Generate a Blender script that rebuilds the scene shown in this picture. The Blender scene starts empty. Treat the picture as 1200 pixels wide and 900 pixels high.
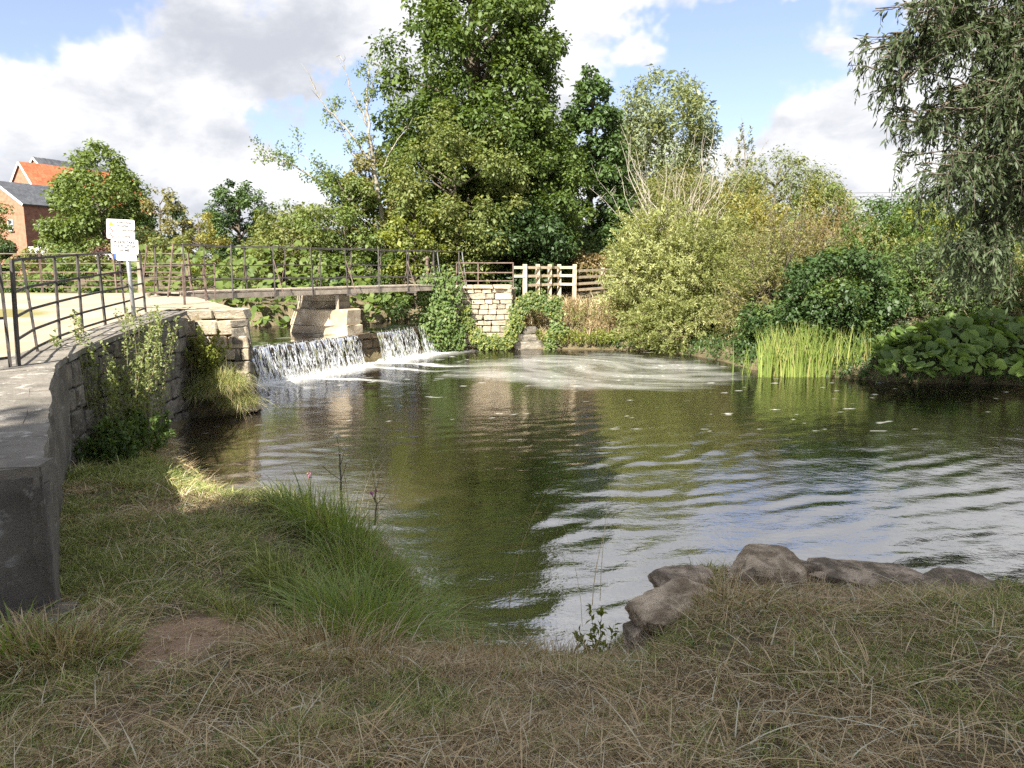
import bpy, math, random
import numpy as np
R = math.radians
rng = np.random.default_rng(7)
random.seed(7)
S = bpy.context.scene
COL = S.collection

# ------------------------------------------------------------------ camera
CAMZ, PITCH, F = 2.9, R(8.9), 880.0          # water surface is z = 0
cam = bpy.data.objects.new('camera', bpy.data.cameras.new('camera'))
COL.objects.link(cam)
cam.location = (0, 0, CAMZ)
cam.rotation_euler = (R(90) - PITCH, 0, 0)
cam.data.sensor_width = 36
cam.data.lens = 36 * F / 1200
cam.data.clip_start = 0.05
cam.data.clip_end = 3000
S.camera = cam
S.render.resolution_x, S.render.resolution_y = 1024, 768

# ------------------------------------------------------------------ light
SUN_H = np.array([-0.38, -0.925]); SUN_EL = R(43)
sun = bpy.data.objects.new('sun', bpy.data.lights.new('sun', 'SUN'))
COL.objects.link(sun)
sun.data.energy = 4.6; sun.data.angle = R(0.53); sun.data.color = (1, .94, .84)
_d = np.array([SUN_H[0]*math.cos(SUN_EL), SUN_H[1]*math.cos(SUN_EL), math.sin(SUN_EL)])
import mathutils
sun.rotation_euler = mathutils.Vector(_d).to_track_quat('Z', 'Y').to_euler()
sun.location = (-20, -40, 40)

vs = S.view_settings
vs.view_transform = 'Standard'; vs.look = 'None'; vs.gamma = 1; vs.use_curve_mapping = False
vs.exposure = 1.75
S.cycles.max_bounces = 6; S.cycles.diffuse_bounces = 3; S.cycles.transmission_bounces = 6
S.cycles.use_denoising = False

W = bpy.data.worlds.new('World'); S.world = W; W.use_nodes = True
wt = W.node_tree; wt.nodes.clear()

class G:
    """tiny node-graph helper"""
    def __init__(s, t): s.t = t
    def n(s, ty, **k):
        nd = s.t.nodes.new(ty)
        for a, b in k.items(): setattr(nd, a, b)
        return nd
    def put(s, sock, v):
        if hasattr(v, 'is_linked'): s.t.links.new(v, sock)
        elif v is not None: sock.default_value = v
    def m(s, op, a, b=None, c=None, clamp=False):
        nd = s.n('ShaderNodeMath', operation=op, use_clamp=clamp)
        for i, v in enumerate((a, b, c)):
            if v is not None: s.put(nd.inputs[i], v)
        return nd.outputs[0]
    def v(s, op, a, b=None, out=0):
        nd = s.n('ShaderNodeVectorMath', operation=op)
        s.put(nd.inputs[0], a)
        if b is not None:
            if op == 'SCALE': s.put(nd.inputs[3], b)
            else: s.put(nd.inputs[1], b)
        return nd.outputs[out]
    def noise(s, vec, scale, detail=4, rough=.55, dist=0, out='Fac'):
        nd = s.n('ShaderNodeTexNoise')
        s.put(nd.inputs['Vector'], vec); s.put(nd.inputs['Scale'], scale)
        nd.inputs['Detail'].default_value = detail; nd.inputs['Roughness'].default_value = rough
        nd.inputs['Distortion'].default_value = dist
        return nd.outputs[out]
    def ramp(s, f, stops, interp='LINEAR'):
        nd = s.n('ShaderNodeValToRGB'); nd.color_ramp.interpolation = interp
        e = nd.color_ramp.elements
        while len(e) > len(stops): e.remove(e[-1])
        while len(e) < len(stops): e.new(1)
        for q, (p, c) in zip(e, stops):
            q.position = p
            q.color = (c, c, c, 1) if not hasattr(c, '__len__') else (*c, 1)
        s.put(nd.inputs[0], f)
        return nd.outputs[0]
    def sm(s, x, a, b, lo=0., hi=1.):
        nd = s.n('ShaderNodeMapRange', interpolation_type='SMOOTHSTEP')
        for i, v in enumerate((x, a, b, lo, hi)): s.put(nd.inputs[i], v)
        return nd.outputs[0]
    def mix(s, f, a, b, blend='MIX'):
        nd = s.n('ShaderNodeMix', data_type='RGBA', blend_type=blend)
        s.put(nd.inputs[0], f)
        for i, v in ((6, a), (7, b)):
            if not hasattr(v, 'is_linked') and hasattr(v, '__len__') and len(v) == 3: v = (*v, 1)
            s.put(nd.inputs[i], v)
        return nd.outputs[2]

def pixdir(px, py):
    x = (px-600)/F; u = (450-py)/F
    d = np.array([x, math.cos(PITCH)+u*math.sin(PITCH), -math.sin(PITCH)+u*math.cos(PITCH)])
    return d/np.linalg.norm(d)

def build_world():
    g = G(wt)
    out = g.n('ShaderNodeOutputWorld'); bg = g.n('ShaderNodeBackground')
    sky = g.n('ShaderNodeTexSky', sky_type='NISHITA')
    sky.sun_disc = False; sky.sun_elevation = SUN_EL
    sky.sun_rotation = math.atan2(SUN_H[0], SUN_H[1])
    sky.air_density = 1.0; sky.dust_density = 0.8; sky.ozone_density = 1.5
    tc = g.n('ShaderNodeTexCoord').outputs['Generated']
    d = g.v('NORMALIZE', tc)
    sq = g.v('MULTIPLY', d, (1, 1, 1.75))
    warp = g.noise(sq, 2.6, 3, .5, 0, 'Color')
    w2 = g.v('SCALE', g.v('SUBTRACT', warp, (.5, .5, .5)), .16)
    p = g.v('ADD', sq, w2)
    n1 = g.noise(p, 3.1, 9, .56)
    up = g.v('ADD', p, (-.02, -.03, .075))
    n2 = g.noise(up, 3.1, 6, .56)
    # cumulus heaps and blue gaps, by direction
    blobs = [((150, 110), .30, .25), ((190, 235), .24, .20), ((560, 60), .20, .16), ((720, 20), .26, .20), ((960, 20), .22, .16),
             ((985, 165), .15, .42), ((830, 190), .14, .26), ((690, 130), .08, .26), ((60, 200), .25, .18), ((320, 90), .10, .15), ((330, 270), .16, .2),
             ((900, -220), .55, .16), ((300, -260), .55, .12), ((1150, -60), .30, .16),  # unseen cloud cover above the frame, added to brighten the pool's reflections
             ((20, 0), .22, -.55), ((335, 195), .14, -.50), ((440, 160), .13, -.46), ((300, 2), .06, -.2),
             ((800, 112), .15, -.50), ((690, 92), .12, -.42), ((930, 75), .14, -.50), ((1040, 60), .10, -.3)]
    tot = None
    pj = g.v('ADD', d, g.v('SCALE', g.v('SUBTRACT', g.noise(d, 9, 4, .6, 0, 'Color'), (.5, .5, .5)), .24))
    for (q, r, a) in blobs:
        c = pixdir(*q)
        dd = g.v('DISTANCE', pj, tuple(c), out=1)
        b = g.m('MULTIPLY', g.sm(dd, r, 0.0), a)
        tot = b if tot is None else g.m('ADD', tot, b)
    dens = g.m('ADD', n1, tot)
    mask = g.sm(dens, .375, .55)
    fine = g.noise(p, 9.0, 7, .62)
    dlt = g.m('MULTIPLY', g.m('SUBTRACT', n1, n2), 2.6)               # brighter where the cloud thins out towards the sun
    low = g.m('MULTIPLY', g.sm(g.noise(p, 2.2, 3, .5), .40, .66), .30)
    lum = g.m('ADD', g.m('SUBTRACT', .84, low), g.m('ADD', dlt, g.m('MULTIPLY', g.m('SUBTRACT', fine, .5), .9)))
    cc = g.mix(g.sm(lum, .30, 1.12), (2.3, 2.42, 2.68), (4.15, 4.15, 4.2))
    blue = g.mix(.18, g.mix(1.0, sky.outputs[0], (.74, .70, .82), 'MULTIPLY'), (3.4, 3.55, 3.8))
    col = g.mix(mask, blue, cc)
    g.put(bg.inputs[0], col); bg.inputs[1].default_value = 0.085
    wt.links.new(bg.outputs[0], out.inputs[0])
build_world()

# ------------------------------------------------------------------ geometry helpers
def at(px, py, d):
    """world point on the sight line through a photo pixel at forward distance d"""
    r = pixdir(px, py)
    return np.array([r[0]/r[1]*d, d, CAMZ + r[2]/r[1]*d])
def on(px, py, z):
    r = pixdir(px, py); t = (z-CAMZ)/r[2]
    return np.array([r[0]*t, r[1]*t, z])

def link(o, parent=None):
    COL.objects.link(o)
    if parent is not None:
        o.parent = parent
    return o
def tag(o, label=None, cat=None, group=None, kind=None):
    for k, v in (('label', label), ('category', cat), ('group', group), ('kind', kind)):
        if v: o[k] = v
    return o
def empty(name, loc, label, cat, group=None, rz=0):
    o = bpy.data.objects.new(name, None); link(o)
    o.empty_display_size = .2
    o.location = tuple(map(float, loc)); o.rotation_euler = (0, 0, rz)
    return tag(o, label, cat, group)
def mesh(name, V, Fa, mat, parent=None, smooth=False, attrs=None, loc=None):
    """V (n,3) world or local coords; Fa (m,k) or list of faces. With parent the coords are taken relative to parent's location."""
    me = bpy.data.meshes.new(name)
    V = np.asarray(V, dtype=np.float32)
    if parent is not None and loc is None:
        p = parent; off = np.zeros(3, np.float32)
        while p is not None: off += np.array(p.location, np.float32); p = p.parent
        V = V - off
    if isinstance(Fa, np.ndarray):
        n, k = Fa.shape
        me.vertices.add(len(V)); me.vertices.foreach_set('co', V.ravel())
        me.loops.add(n*k); me.loops.foreach_set('vertex_index', Fa.astype(np.int32).ravel())
        me.polygons.add(n)
        me.polygons.foreach_set('loop_start', np.arange(0, n*k, k, dtype=np.int32))
        if smooth: me.polygons.foreach_set('use_smooth', np.ones(n, bool))
        me.update(calc_edges=True)
    else:
        me.from_pydata(V.tolist(), [], [list(map(int, f)) for f in Fa])
        if smooth: me.polygons.foreach_set('use_smooth', np.ones(len(me.polygons), bool))
        me.update()
    if attrs:
        for k, a in attrs.items():
            at_ = me.attributes.new(k, 'FLOAT', 'POINT'); at_.data.foreach_set('value', np.asarray(a, np.float32))
    me.materials.append(mat)
    o = bpy.data.objects.new(name, me); link(o, parent)
    if loc is not None: o.location = loc
    return o

class MB:
    """mesh collector (mixed quads)"""
    def __init__(s): s.V = []; s.F = []; s.n = 0
    def add(s, V, Fc):
        V = np.asarray(V, float); s.V.append(V)
        s.F += [[i+s.n for i in f] for f in Fc]; s.n += len(V); return s
    def box(s, c, size, rz=0, jit=0):
        x, y, z = [q/2 for q in size]
        v = np.array([[-x,-y,-z],[x,-y,-z],[x,y,-z],[-x,y,-z],[-x,-y,z],[x,-y,z],[x,y,z],[-x,y,z]])
        if jit: v += rng.normal(0, jit, v.shape)
        ca, sa = math.cos(rz), math.sin(rz)
        v = np.stack([v[:,0]*ca-v[:,1]*sa, v[:,0]*sa+v[:,1]*ca, v[:,2]], 1) + np.array(c)
        return s.add(v, [[0,3,2,1],[4,5,6,7],[0,1,5,4],[1,2,6,5],[2,3,7,6],[3,0,4,7]])
    def bar(s, a, b, w, h=None, up=(0,0,1)):
        """rectangular bar from a to b"""
        a = np.array(a, float); b = np.array(b, float); h = h or w
        t = b-a; t /= np.linalg.norm(t)
        sd = np.cross(t, up)
        if np.linalg.norm(sd) < 1e-3: sd = np.cross(t, (0,1,0))
        sd /= np.linalg.norm(sd); u = np.cross(sd, t)
        v = [p + sd*i*w/2 + u*j*h/2 for p in (a, b) for i, j in ((-1,-1),(1,-1),(1,1),(-1,1))]
        return s.add(v, [[0,1,2,3],[7,6,5,4],[0,4,5,1],[1,5,6,2],[2,6,7,3],[3,7,4,0]])
    def tube(s, pts, rad, n=6):
        V, Fc = tube(pts, rad, n); return s.add(V, Fc)
    def build(s, name, mat, parent=None, smooth=False):
        return mesh(name, np.concatenate(s.V), s.F, mat, parent, smooth)

def tube(pts, rad, n=6, cap=True):
    pts = np.asarray(pts, float); m = len(pts)
    rad = np.broadcast_to(np.asarray(rad, float), (m,))
    T = np.gradient(pts, axis=0); T /= np.linalg.norm(T, axis=1)[:, None] + 1e-9
    ref = np.array([.31, .17, .93]) if abs(T[0] @ np.array([.31,.17,.93])) < .9 else np.array([1., 0, 0])
    A = np.cross(T, ref); A /= np.linalg.norm(A, axis=1)[:, None] + 1e-9
    B = np.cross(T, A)
    th = np.arange(n)*2*math.pi/n
    V = pts[:, None] + rad[:, None, None]*(np.cos(th)[None, :, None]*A[:, None] + np.sin(th)[None, :, None]*B[:, None])
    V = V.reshape(-1, 3); Fc = []
    for i in range(m-1):
        for j in range(n):
            k = (j+1) % n
            Fc.append([i*n+j, i*n+k, (i+1)*n+k, (i+1)*n+j])
    if cap:
        Fc.append(list(range(n))[::-1]); Fc.append([(m-1)*n+j for j in range(n)])
    return V, Fc

# numpy value noise
_T = np.random.default_rng(3).random((256, 256))
def vnoise(x, y):
    xi = np.floor(x).astype(int); yi = np.floor(y).astype(int)
    fx = x-xi; fy = y-yi
    fx = fx*fx*(3-2*fx); fy = fy*fy*(3-2*fy)
    a = _T[xi % 256, yi % 256]; b = _T[(xi+1) % 256, yi % 256]; c = _T[xi % 256, (yi+1) % 256]; d = _T[(xi+1) % 256, (yi+1) % 256]
    return (a*(1-fx)+b*fx)*(1-fy) + (c*(1-fx)+d*fx)*fy
def fbm(x, y, oct=4, sc=1.0):
    s = 0; a = .5; t = 0
    for i in range(oct):
        s = s + a*vnoise(x*sc+17.3*i, y*sc-9.1*i); t += a; a *= .5; sc *= 2.03
    return s/t
def sstep(x, a, b):
    t = np.clip((x-a)/(b-a), 0, 1); return t*t*(3-2*t)

# ------------------------------------------------------------------ materials
MATS = {}
def newmat(name):
    m = bpy.data.materials.new(name); m.use_nodes = True; t = m.node_tree; t.nodes.clear()
    g = G(t); out = g.n('ShaderNodeOutputMaterial'); MATS[name] = m
    return m, g, out
def pbsdf(g, out, col, rough=.8, spec=.3, normal=None, metal=0):
    b = g.n('ShaderNodeBsdfPrincipled')
    if not hasattr(col, 'is_linked'): col = (*col, 1) if len(col) == 3 else col
    g.put(b.inputs['Base Color'], col); g.put(b.inputs['Roughness'], rough)
    b.inputs['Specular IOR Level'].default_value = spec; b.inputs['Metallic'].default_value = metal
    if normal is not None: g.put(b.inputs['Normal'], normal)
    if out is not None: g.t.links.new(b.outputs[0], out.inputs[0])
    return b.outputs[0]
def bump(g, h, strength=.5, dist=.02):
    b = g.n('ShaderNodeBump'); b.inputs['Strength'].default_value = strength; b.inputs['Distance'].default_value = dist
    g.put(b.inputs['Height'], h); return b.outputs[0]
LEAFK = 1.5
def leafmat(name, c1, c2, trans=.35, rough=.5, c3=None, spec=.3):
    m, g, out = newmat(name)
    a = g.n('ShaderNodeAttribute', attribute_name='rnd').outputs['Fac']
    c1, c2, c3 = [None if c is None else tuple(min(.6, q*LEAFK) for q in c) for c in (c1, c2, c3)]
    stops = [(0, c1), (1, c2)] if c3 is None else [(0, c1), (.8, c2), (1, c3)]
    col = g.ramp(a, stops)
    bs = pbsdf(g, None, col, rough, spec)
    tr = g.n('ShaderNodeBsdfTranslucent')
    g.put(tr.inputs[0], g.mix(1, col, (1.35, 1.3, .6), 'MULTIPLY'))
    mx = g.n('ShaderNodeMixShader'); mx.inputs[0].default_value = trans
    g.t.links.new(bs, mx.inputs[1]); g.t.links.new(tr.outputs[0], mx.inputs[2]); g.t.links.new(mx.outputs[0], out.inputs[0])
    return m
def noisemat(name, c1, c2, scale=3, rough=.85, bs=.4, bd=.01, bscale=None, c3=None, spec=.3, metal=0, co='Object', lo=.35, hi=.65, rand=0):
    m, g, out = newmat(name)
    tc = g.n('ShaderNodeTexCoord').outputs[co]
    if rand:
        oi = g.n('ShaderNodeObjectInfo').outputs['Random']
        tc = g.v('ADD', tc, g.v('SCALE', (7.3, 3.1, 9.7), g.m('MULTIPLY', oi, 9)))
    f = g.noise(tc, scale, 6, .6)
    col = g.ramp(f, [(lo, c1), (hi, c2)])
    if c3 is not None:
        f3 = g.sm(g.noise(tc, scale*2.7, 5, .65), .56, .68)
        col = g.mix(f3, col, c3)
    if rand:
        k = g.m('ADD', 1-rand, g.m('MULTIPLY', oi, 2*rand))
        cb = g.n('ShaderNodeCombineColor')
        for i in range(3): g.put(cb.inputs[i], k)
        col = g.mix(1, col, cb.outputs[0], 'MULTIPLY')
    nb = bump(g, g.noise(tc, bscale or scale*6, 6, .65), bs, bd)
    pbsdf(g, out, col, rough, spec, nb, metal)
    return m

# leaves
L_ALDER = leafmat('leaf_alder', (.035, .062, .014), (.085, .118, .028), .3)
L_ALDER2 = leafmat('leaf_alder_cool', (.035, .066, .022), (.075, .115, .036), .3)
L_MAPLE = leafmat('leaf_field_maple', (.066, .095, .026), (.125, .145, .045), .34, c3=(.19, .17, .05))
L_LIME = leafmat('leaf_lime', (.085, .115, .02), (.175, .185, .04), .36)
L_ASH = leafmat('leaf_ash', (.07, .105, .03), (.125, .16, .045), .35)
L_GREY = leafmat('leaf_grey_willow', (.10, .13, .07), (.18, .205, .125), .3)
L_OLIVE = leafmat('leaf_olive', (.09, .105, .03), (.15, .165, .055), .35)
L_SALLOW = leafmat('leaf_sallow', (.14, .16, .055), (.255, .27, .12), .40, c3=(.31, .29, .14))
L_YELL = leafmat('leaf_yellow', (.14, .14, .035), (.225, .205, .06), .38)
L_BROWN = leafmat('leaf_brown', (.11, .085, .035), (.19, .14, .07), .3)
L_OLBR = leafmat('leaf_olive_brown', (.10, .10, .035), (.18, .165, .07), .35)
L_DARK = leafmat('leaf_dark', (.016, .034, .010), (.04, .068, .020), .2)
L_MID = leafmat('leaf_mid', (.045, .078, .022), (.095, .135, .038), .33)
L_WILLOW = leafmat('leaf_willow', (.028, .042, .019), (.068, .088, .042), .28)
L_PURP = leafmat('leaf_purple', (.06, .025, .03), (.12, .06, .05), .3)
L_WEED = leafmat('leaf_weed', (.10, .13, .045), (.19, .215, .08), .35)
L_IVY = leafmat('leaf_ivy', (.045, .07, .018), (.10, .13, .038), .3, c3=(.17, .165, .055))
L_BUTTER = leafmat('leaf_butterbur', (.055, .095, .022), (.115, .165, .04), .3, .55)
L_BUTTERL = leafmat('leaf_butterbur_light', (.045, .075, .015), (.115, .145, .034), .32, .55)
L_REED = leafmat('leaf_reed', (.075, .115, .022), (.165, .20, .05), .35, c3=(.24, .21, .09))
L_STRAW = leafmat('leaf_straw', (.09, .063, .034), (.40, .31, .185), .2, .8, spec=.05, c3=(.60, .50, .32))
L_GRASS = leafmat('leaf_grass', (.062, .088, .025), (.24, .265, .095), .3, .7, spec=.10, c3=(.38, .38, .165))
L_TUSS = leafmat('leaf_tussock', (.10, .15, .035), (.23, .28, .085), .35, .5)
BARK = noisemat('bark', (.07, .055, .04), (.16, .135, .10), 5, .95, .8, .03)
BARKPALE = noisemat('bark_pale', (.20, .18, .14), (.36, .33, .27), 6, .9, .6, .02)
TWIG = noisemat('twig', (.15, .125, .07), (.25, .21, .12), 6, .9, .3, .01)
# masonry, metal, wood
STONE = noisemat('sandstone', (.20, .165, .115), (.40, .345, .255), 2.4, .92, .9, .025, 9, (.50, .48, .42), rand=.22)
STONEL = noisemat('sandstone_pale', (.30, .235, .155), (.50, .42, .30), 2.2, .92, .8, .02, 9, (.56, .52, .44), rand=.18)
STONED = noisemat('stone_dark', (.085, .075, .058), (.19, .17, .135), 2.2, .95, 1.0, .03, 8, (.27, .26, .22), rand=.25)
STONEWET = noisemat('stone_wet', (.045, .034, .022), (.12, .085, .05), 3, .45, .9, .03, 8, rand=.2)
MORTAR = noisemat('mortar', (.06, .052, .04), (.14, .12, .09), 4, .97, .8, .02)
CONC = noisemat('concrete', (.085, .075, .062), (.17, .155, .13), 1.8, .95, 1.0, .03, 14, (.24, .23, .205))
COPING = noisemat('coping_concrete', (.11, .10, .083), (.22, .20, .168), 2.2, .95, 1.0, .02, 16, (.38, .36, .32))
ROCK = noisemat('rock', (.20, .155, .11), (.56, .45, .33), 7, .9, 1.0, .06, 22, (.13, .115, .08), rand=.12, lo=.42, hi=.6)
ROCKL = noisemat('rock_pale', (.27, .205, .135), (.66, .53, .375), 7, .9, 1.0, .05, 22, (.17, .14, .09), rand=.1, lo=.40, hi=.6)
IRON = noisemat('iron', (.03, .028, .027), (.085, .075, .068), 9, .7, .5, .004, 40, (.13, .095, .07), .4)
RUST = noisemat('rusty_iron', (.09, .06, .05), (.20, .145, .115), 8, .75, .5, .004, 40, spec=.4)
GALV = noisemat('galvanised', (.30, .31, .32), (.46, .47, .48), 14, .45, .1, .002, metal=.6, spec=.5)
WOODF = noisemat('new_timber', (.42, .34, .235), (.60, .50, .36), 4, .8, .4, .004, 30, rand=.12)
WOODB = noisemat('old_timber', (.20, .17, .13), (.35, .30, .24), 5, .85, .5, .006, 30, rand=.15)
BRICKL = noisemat('brick_orange', (.26, .125, .075), (.36, .195, .13), 3, .9, .3, .01)
BRICKD = noisemat('brick_brown', (.15, .075, .055), (.24, .125, .09), 3, .9, .3, .01)
SLATE = noisemat('slate', (.055, .058, .065), (.10, .105, .115), 2, .6, .4, .01, rand=.2)
TILE = noisemat('clay_tile', (.36, .105, .045), (.50, .175, .085), 2, .85, .4, .01, rand=.15)
WHITE = noisemat('white_paint', (.74, .74, .72), (.82, .82, .80), 3, .5, .1, .002)
SIGNW = noisemat('sign_white', (.58, .58, .57), (.66, .66, .65), 3, .35, .0, .001)
def flat(name, c, rough=.5, spec=.4):
    m, g, out = newmat(name); tc = g.n('ShaderNodeTexCoord').outputs['Object']
    pbsdf(g, out, g.mix(g.noise(tc, 8, 3), tuple(q*.9 for q in c), tuple(min(1, q*1.08) for q in c)), rough, spec); return m
INK = flat('ink', (.02, .02, .02)); RED = flat('sign_red', (.55, .03, .03)); YEL = flat('sign_yellow', (.80, .68, .03)); GREYINK = flat('faded_ink', (.28, .28, .28))
BLUE = flat('blue_paint', (.05, .16, .55)); GLASS = flat('window_glass', (.03, .035, .04), .08, .6); PINK = flat('pink_petal', (.42, .14, .28), .6); CREAM = flat('cream_flower', (.55, .5, .4), .8)

# ------------------------------------------------------------------ plan of the place
WALL = np.array([(-2.6, 4.0), (-3.4, 5.4), (-4.1, 6.55), (-5.3, 8.6), (-5.7, 10.3), (-6.0, 12.3), (-6.3, 14.6)])
def path_z(y): return np.interp(y, [3, 8.6, 14.6, 19, 24], [1.8, 1.8, 2.04, 2.2, 2.2])
POOL = np.array([(-6.2, 14.2), (-5.9, 12.9), (-4.95, 10.8), (-4.0, 9.5), (-3.1, 8.55), (-2.1, 8.2), (-1.3, 7.4), (-.85, 6.45), (-.72, 5.5), (-.5, 5.05), (.35, 4.95),
                 (.75, 5.2), (1.1, 5.35), (2, 5.1), (4, 5.0), (8, 5.2), (15, 6), (60, 7), (60, 16), (20, 14), (14.2, 16.6), (12.4, 18.4), (9.5, 18.9), (8.0, 20.2), (6.8, 21.2), (6.6, 23), (5.6, 25.6),
                 (3.5, 26.4), (.5, 26.5), (-1.2, 26.5), (-2.6, 26.3), (-7.2, 17.7), (-5.6, 15.2), (-5.3, 14.7)])
WA = np.array([-7.45, 17.4]); WB = np.array([-2.75, 26.25])         # weir crest line
WU = (WB-WA)/np.linalg.norm(WB-WA); WN = np.array([WU[1], -WU[0]])   # along, downstream
UPPER = np.array([WA, WB, (-3.2, 28.3), (-5.5, 27.2), (-8.5, 24.9), (-16, 24.2), (-60, 25), (-60, 21.8), (-16, 21.4), (-9.6, 20.9), (-8.5, 18.6)])
PLAT = np.concatenate([WALL, [(-5.2, 14.7), (-7.0, 18.0), (-8.4, 18.7), (-9.3, 20.6), (-16, 21.1), (-60, 21.5), (-60, 3.0), (-5.5, 3.7)]])

def sdpoly(x, y, P):
    """signed distance, positive inside"""
    d = np.full(x.shape, 1e9); ins = np.zeros(x.shape, bool); n = len(P)
    for i in range(n):
        ax, ay = P[i]; bx, by = P[(i+1) % n]
        ex, ey = bx-ax, by-ay; wx, wy = x-ax, y-ay
        t = np.clip((wx*ex+wy*ey)/(ex*ex+ey*ey+1e-12), 0, 1)
        d = np.minimum(d, (wx-ex*t)**2+(wy-ey*t)**2)
        c = ((ay <= y) & (by > y)) | ((by <= y) & (ay > y))
        with np.errstate(divide='ignore', invalid='ignore'):
            xx = ax+(y-ay)/(by-ay+1e-12)*ex
        ins ^= c & (x < xx)
    d = np.sqrt(d)
    return np.where(ins, d, -d)

def terrain_z(x, y, rough=True):
    x = np.asarray(x, float); y = np.asarray(y, float)
    sp = sdpoly(x, y, POOL); su = sdpoly(x, y, UPPER); sl = sdpoly(x, y, PLAT)
    o = np.maximum(-sp, 0)
    # near bank
    left = np.minimum(.06+.55*o, np.clip(.95-.1*(y-4), .3, 1.3))
    cen = np.interp(o, [0, .4, 1.6, 2.8, 6], [0, .35, .98, 1.24, 1.35])
    rgt = np.interp(o, [0, .35, .8, 1.6, 6], [0, .55, 1.0, 1.2, 1.35])
    wl = sstep(x, -.3, -1.5); wr = sstep(x, .55, 1.15)
    near = left*wl + rgt*wr + cen*(1-wl-wr)
    near = np.where(y < 2.6, near + (1.3-near)*sstep(y, 2.9, 1.4), near)
    # far banks
    far = np.interp(o, [0, .3, 2.5, 5, 12, 80, 400], [0, .3, 1.2, 1.75, 2.0, 2.2, 2.6])
    w = sstep(y, 11.5, 14.5)
    z = near*(1-w) + far*w
    if rough:
        z = z + (fbm(x, y, 3, 1.3)-.5)*.10*np.clip(o*2, 0, 1) + (fbm(x+50, y, 3, 5)-.5)*.05*np.clip(o*2, 0, 1)
    z = np.where(sp > 0, -np.minimum(.9, .45*sp)-.02, z)
    # upper pool and its banks
    lu = np.interp(-su, [0, .4, 2, 6], [.55, 1.0, 1.9, 2.1])
    z = np.where((su <= 0) & (y > 20) & (sp < -1.2) & (x < -1), np.maximum(z, np.minimum(lu, 2.1)), z)
    z = np.where(su > 0, np.minimum(.5, .72-.3*su), z)
    # path plateau (held by the wall)
    z = np.where(sl > .22, path_z(y)-.04 + 0*z, z)
    return z

def axis(segs):
    o = [segs[0][0]]
    for a, b, st in segs:
        n = max(1, int(round((b-a)/st))); o += list(np.linspace(a, b, n+1)[1:])
    return np.array(o)
def grid(xs, ys):
    X, Y = np.meshgrid(xs, ys); nx, ny = len(xs), len(ys)
    i = (np.arange(ny-1)[:, None]*nx + np.arange(nx-1)[None]).ravel()
    return X, Y, np.stack([i, i+1, i+nx+1, i+nx], 1)

# ------------------------------------------------------------------ terrain
def ground_mat():
    m, g, out = newmat('bank_soil')
    co = g.n('ShaderNodeTexCoord').outputs['Object']
    d = g.n('ShaderNodeAttribute', attribute_name='dirt').outputs['Fac']
    bed = g.n('ShaderNodeAttribute', attribute_name='bed').outputs['Fac']
    n = g.noise(co, 1.7, 6, .6); nf = g.noise(co, 26, 5, .7)
    turf = g.mix(g.sm(n, .35, .65), (.10, .09, .05), (.20, .165, .10))
    turf = g.mix(g.m('MULTIPLY', g.sm(nf, .4, .65), .7), turf, (.11, .085, .055))
    soil = g.mix(nf, (.24, .155, .10), (.46, .32, .215))
    soil = g.mix(g.sm(g.noise(co, 70, 3, .6), .58, .66), soil, (.33, .27, .18))
    col = g.mix(d, turf, soil)
    col = g.mix(bed, col, g.mix(n, (.05, .042, .02), (.11, .09, .045)))
    pbsdf(g, out, col, .95, .15, bump(g, g.m('ADD', g.noise(co, 22, 6, .7), g.m('MULTIPLY', g.noise(co, 80, 3), .4)), .9, .03))
    return m
def dirt_at(x, y):
    """worn bare patches on the near bank"""
    p = on(215, 745, .98); q = on(150, 835, 1.1); r = on(600, 628, .3)
    n = (fbm(x, y, 4, 2.2)-.5)*.9
    a = 1-np.sqrt(((x-p[0]-.12*(y-p[1]))/.36)**2+((y-p[1])/.72)**2)+n*1.3
    b = 1-np.sqrt(((x-q[0])/.4)**2+((y-q[1])/.3)**2)+n
    p2 = on(240, 620, .5)
    c = .8-np.sqrt(((x-p2[0])/.3)**2+((y-p2[1])/.25)**2)+n
    return np.clip(np.maximum(np.maximum(a*1.15, b*.3), c)*2, 0, 1)
xs = axis([(-900, -200, 90), (-200, -60, 20), (-60, -16, 2.0), (-16, -8, .4), (-8, -4.5, .13), (-4.5, 5.5, .10), (5.5, 14, .4), (14, 40, 1.2), (40, 200, 20), (200, 900, 90)])
ys = axis([(-300, -30, 45), (-30, 0, 2), (0, 1.5, .3), (1.5, 9, .10), (9, 15, .16), (15, 30, .35), (30, 80, 2.5), (80, 300, 22), (300, 1600, 130)])
X, Y, Fq = grid(xs, ys)
Z = terrain_z(X, Y)
bed = np.clip(sdpoly(X, Y, POOL)*3+.6, 0, 1)
ter = mesh('ground', np.stack([X, Y, Z], -1).reshape(-1, 3), Fq, ground_mat(), smooth=True,
           attrs={'dirt': np.where(Y < 12, dirt_at(X, Y), 0).ravel(), 'bed': bed.ravel()})
tag(ter, 'grassy river bank with worn brown soil', None, None, 'structure')

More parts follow.
